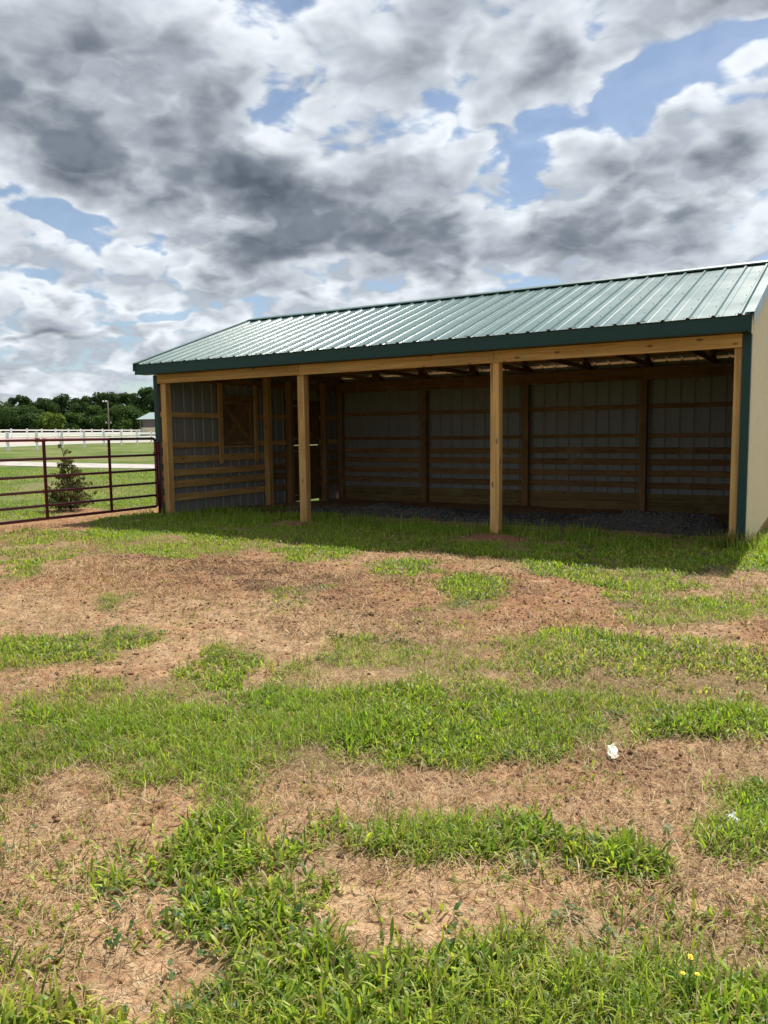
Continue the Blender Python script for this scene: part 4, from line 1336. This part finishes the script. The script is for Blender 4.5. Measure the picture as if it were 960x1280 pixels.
k = in_view(x, y) & (d > 4.8) & (rng.uniform(0, 1, n) < np.clip(1.05 - grass_cover(x, y), 0, 1) * (0.25 + 0.75 * sstep(0.4, 0.6, fbm(x * 1.3, y * 1.3, 237, 3))))
x, y = x[k], y[k]; n = len(x)
blades('straw', x, y, terrain(x, y) + near_relief(x, y) + rng.uniform(0.002, 0.012, n), rng.uniform(0, 6.28, n), rng.normal(1.42, 0.14, n), rng.uniform(0.03, 0.10, n), rng.uniform(0.003, 0.008, n),
       sc_[rng.integers(0, 5, n)] * rng.uniform(0.6, 1.15, (n, 1)) * np.array([[1, 0.92, 0.85]]), STRAW, 'flattened dead stalks on the bare red soil before the shed', 'straw', bend=0.25, low=True)
# pasture behind the gate
n = 120000
x, y = scatter(n, -34, -12.0, 5, 27)
d = np.hypot(x, y)
k = (rng.uniform(0, 1, n) < grass_cover(x, y)) & (d > 14) & (d < 34) & ~((x > -12.2) & (y > 11))
k &= (fbm(x * 0.5, y * 0.5, 251, 3) > 0.36)
x, y = x[k], y[k]; n = len(x)
blades('pasture_grass', x, y, terrain(x, y), rng.uniform(0, 6.28, n), np.abs(rng.normal(0.6, 0.3, n)), rng.uniform(0.03, 0.085, n), rng.uniform(0.009, 0.02, n),
       GREENS[rng.integers(0, 5, n)] * rng.uniform(0.6, 1.0, (n, 1)), GRASS, 'short pasture grass growing behind the gate', 'grass', low=True)

# clods of turned soil
n = 70000
x, y = scatter(n, -11.5, 3.0, 1.2, 9.6)
k = in_view(x, y) & (rng.uniform(0, 1, n) < np.clip(0.10 + 1.2 * moist_soil(x, y) + 0.30 * red_soil(x, y), 0, 1) * (1 - grass_cover(x, y)))
x, y = x[k], y[k]; n = len(x)
pc = np.array([(0.22, 0.105, 0.055), (0.12, 0.06, 0.032), (0.30, 0.17, 0.095)])[rng.integers(0, 3, n)]
o = pebbles('soil_clods', np.stack([x, y, terrain(x, y) + near_relief(x, y) + 0.002], -1), rng.uniform(0.004, 0.020, n) * rng.uniform(0.5, 1.2, n), STONE, pc)
tag(o, 'crumbled clods of red-brown soil on the bare ground', 'soil', None, 'stuff')

# ------------------------------------------------------------------ litter and flowers
def scrap(x, y, wid, hei, tilt, seed, mat, label):
    """small creased sheet lying tilted on the grass"""
    r_ = np.random.default_rng(seed)
    n, m_ = 7, 8
    z = float(terrain(np.array(x), np.array(y)) + near_relief(np.array(x), np.array(y)))
    V, F = [], []
    for jn in range(m_):
        for i_ in range(n):
            u = (i_ / (n - 1) - 0.5) * wid * (1 + 0.25 * math.sin(jn * 1.3 + seed)) + r_.normal(0, wid * 0.02)
            v = (jn / (m_ - 1) - 0.5) * hei + r_.normal(0, hei * 0.02) + 0.3 * u
            fold = 0.009 * abs(math.sin(u / wid * 3.0 + jn * 0.5)) + r_.normal(0, 0.0022)
            V.append((x + 0.857 * u - 0.514 * v * math.cos(tilt), y + 0.514 * u + 0.857 * v * math.cos(tilt), z + 0.024 + v * math.sin(tilt) + fold))
    for jn in range(m_ - 1):
        for i_ in range(n - 1):
            a = jn * n + i_
            F.append((a, a + 1, a + 1 + n, a + n))
    o = mesh('paper_scrap', V, F, mat)
    sm = o.modifiers.new('thickness', 'SOLIDIFY'); sm.thickness = 0.001
    tag(o, label, 'paper', 'paper scraps on the grass')


scrap(-0.91, 3.65, 0.046, 0.085, 0.42, 3, PAPER2, 'crumpled cream paper scrap at the edge of the green grass band')
scrap(-0.315, 3.16, 0.040, 0.055, 0.38, 5, PAPER, 'small white paper scrap on the grass clump at the right')
YEL = paint('yellow_petal', (0.75, 0.55, 0.02), 0.6)
STEM = paint('flower_stem', (0.08, 0.15, 0.03), 0.6)
fl = empty('wildflower', (-0.300, 2.06, 0.0))
tag(fl, 'small yellow wildflower in the grass at the bottom right', 'wildflower')
fz = gz(-0.300, 2.06)
for (dx, dy, h) in ((0, 0, 0.15), (-0.012, -0.03, 0.115), (0.022, -0.022, 0.12), (0.0, 0.012, 0.135)):
    top = Vector((-0.300 + dx, 2.06 + dy, fz + h))
    tube('stem', [(-0.300, 2.06, fz), (-0.300 + dx * .4, 2.06 + dy * .4, fz + h * .6), top], [0.0018, 0.0014, 0.001], STEM, fl, 5)
    vf = []
    for k in range(5):
        a = k * 1.2566
        dv = Vector((math.cos(a), math.sin(a), 0.35)) * 0.0070
        sd_ = Vector((-math.sin(a), math.cos(a), 0)) * 0.005
        c0 = top
        vf.append(([c0, c0 + dv * .6 + sd_, c0 + dv, c0 + dv * .6 - sd_], [(0, 1, 2, 3)]))
    vf.append(tube_vf([top - Vector((0, 0, .003)), top + Vector((0, 0, .004))], [0.003, 0.002], 6))
    mesh('flower', *join_vf(vf), YEL, fl)

scene.cycles.max_bounces = 5
scene.cycles.diffuse_bounces = 3
scene.cycles.glossy_bounces = 2
scene.cycles.transmission_bounces = 3
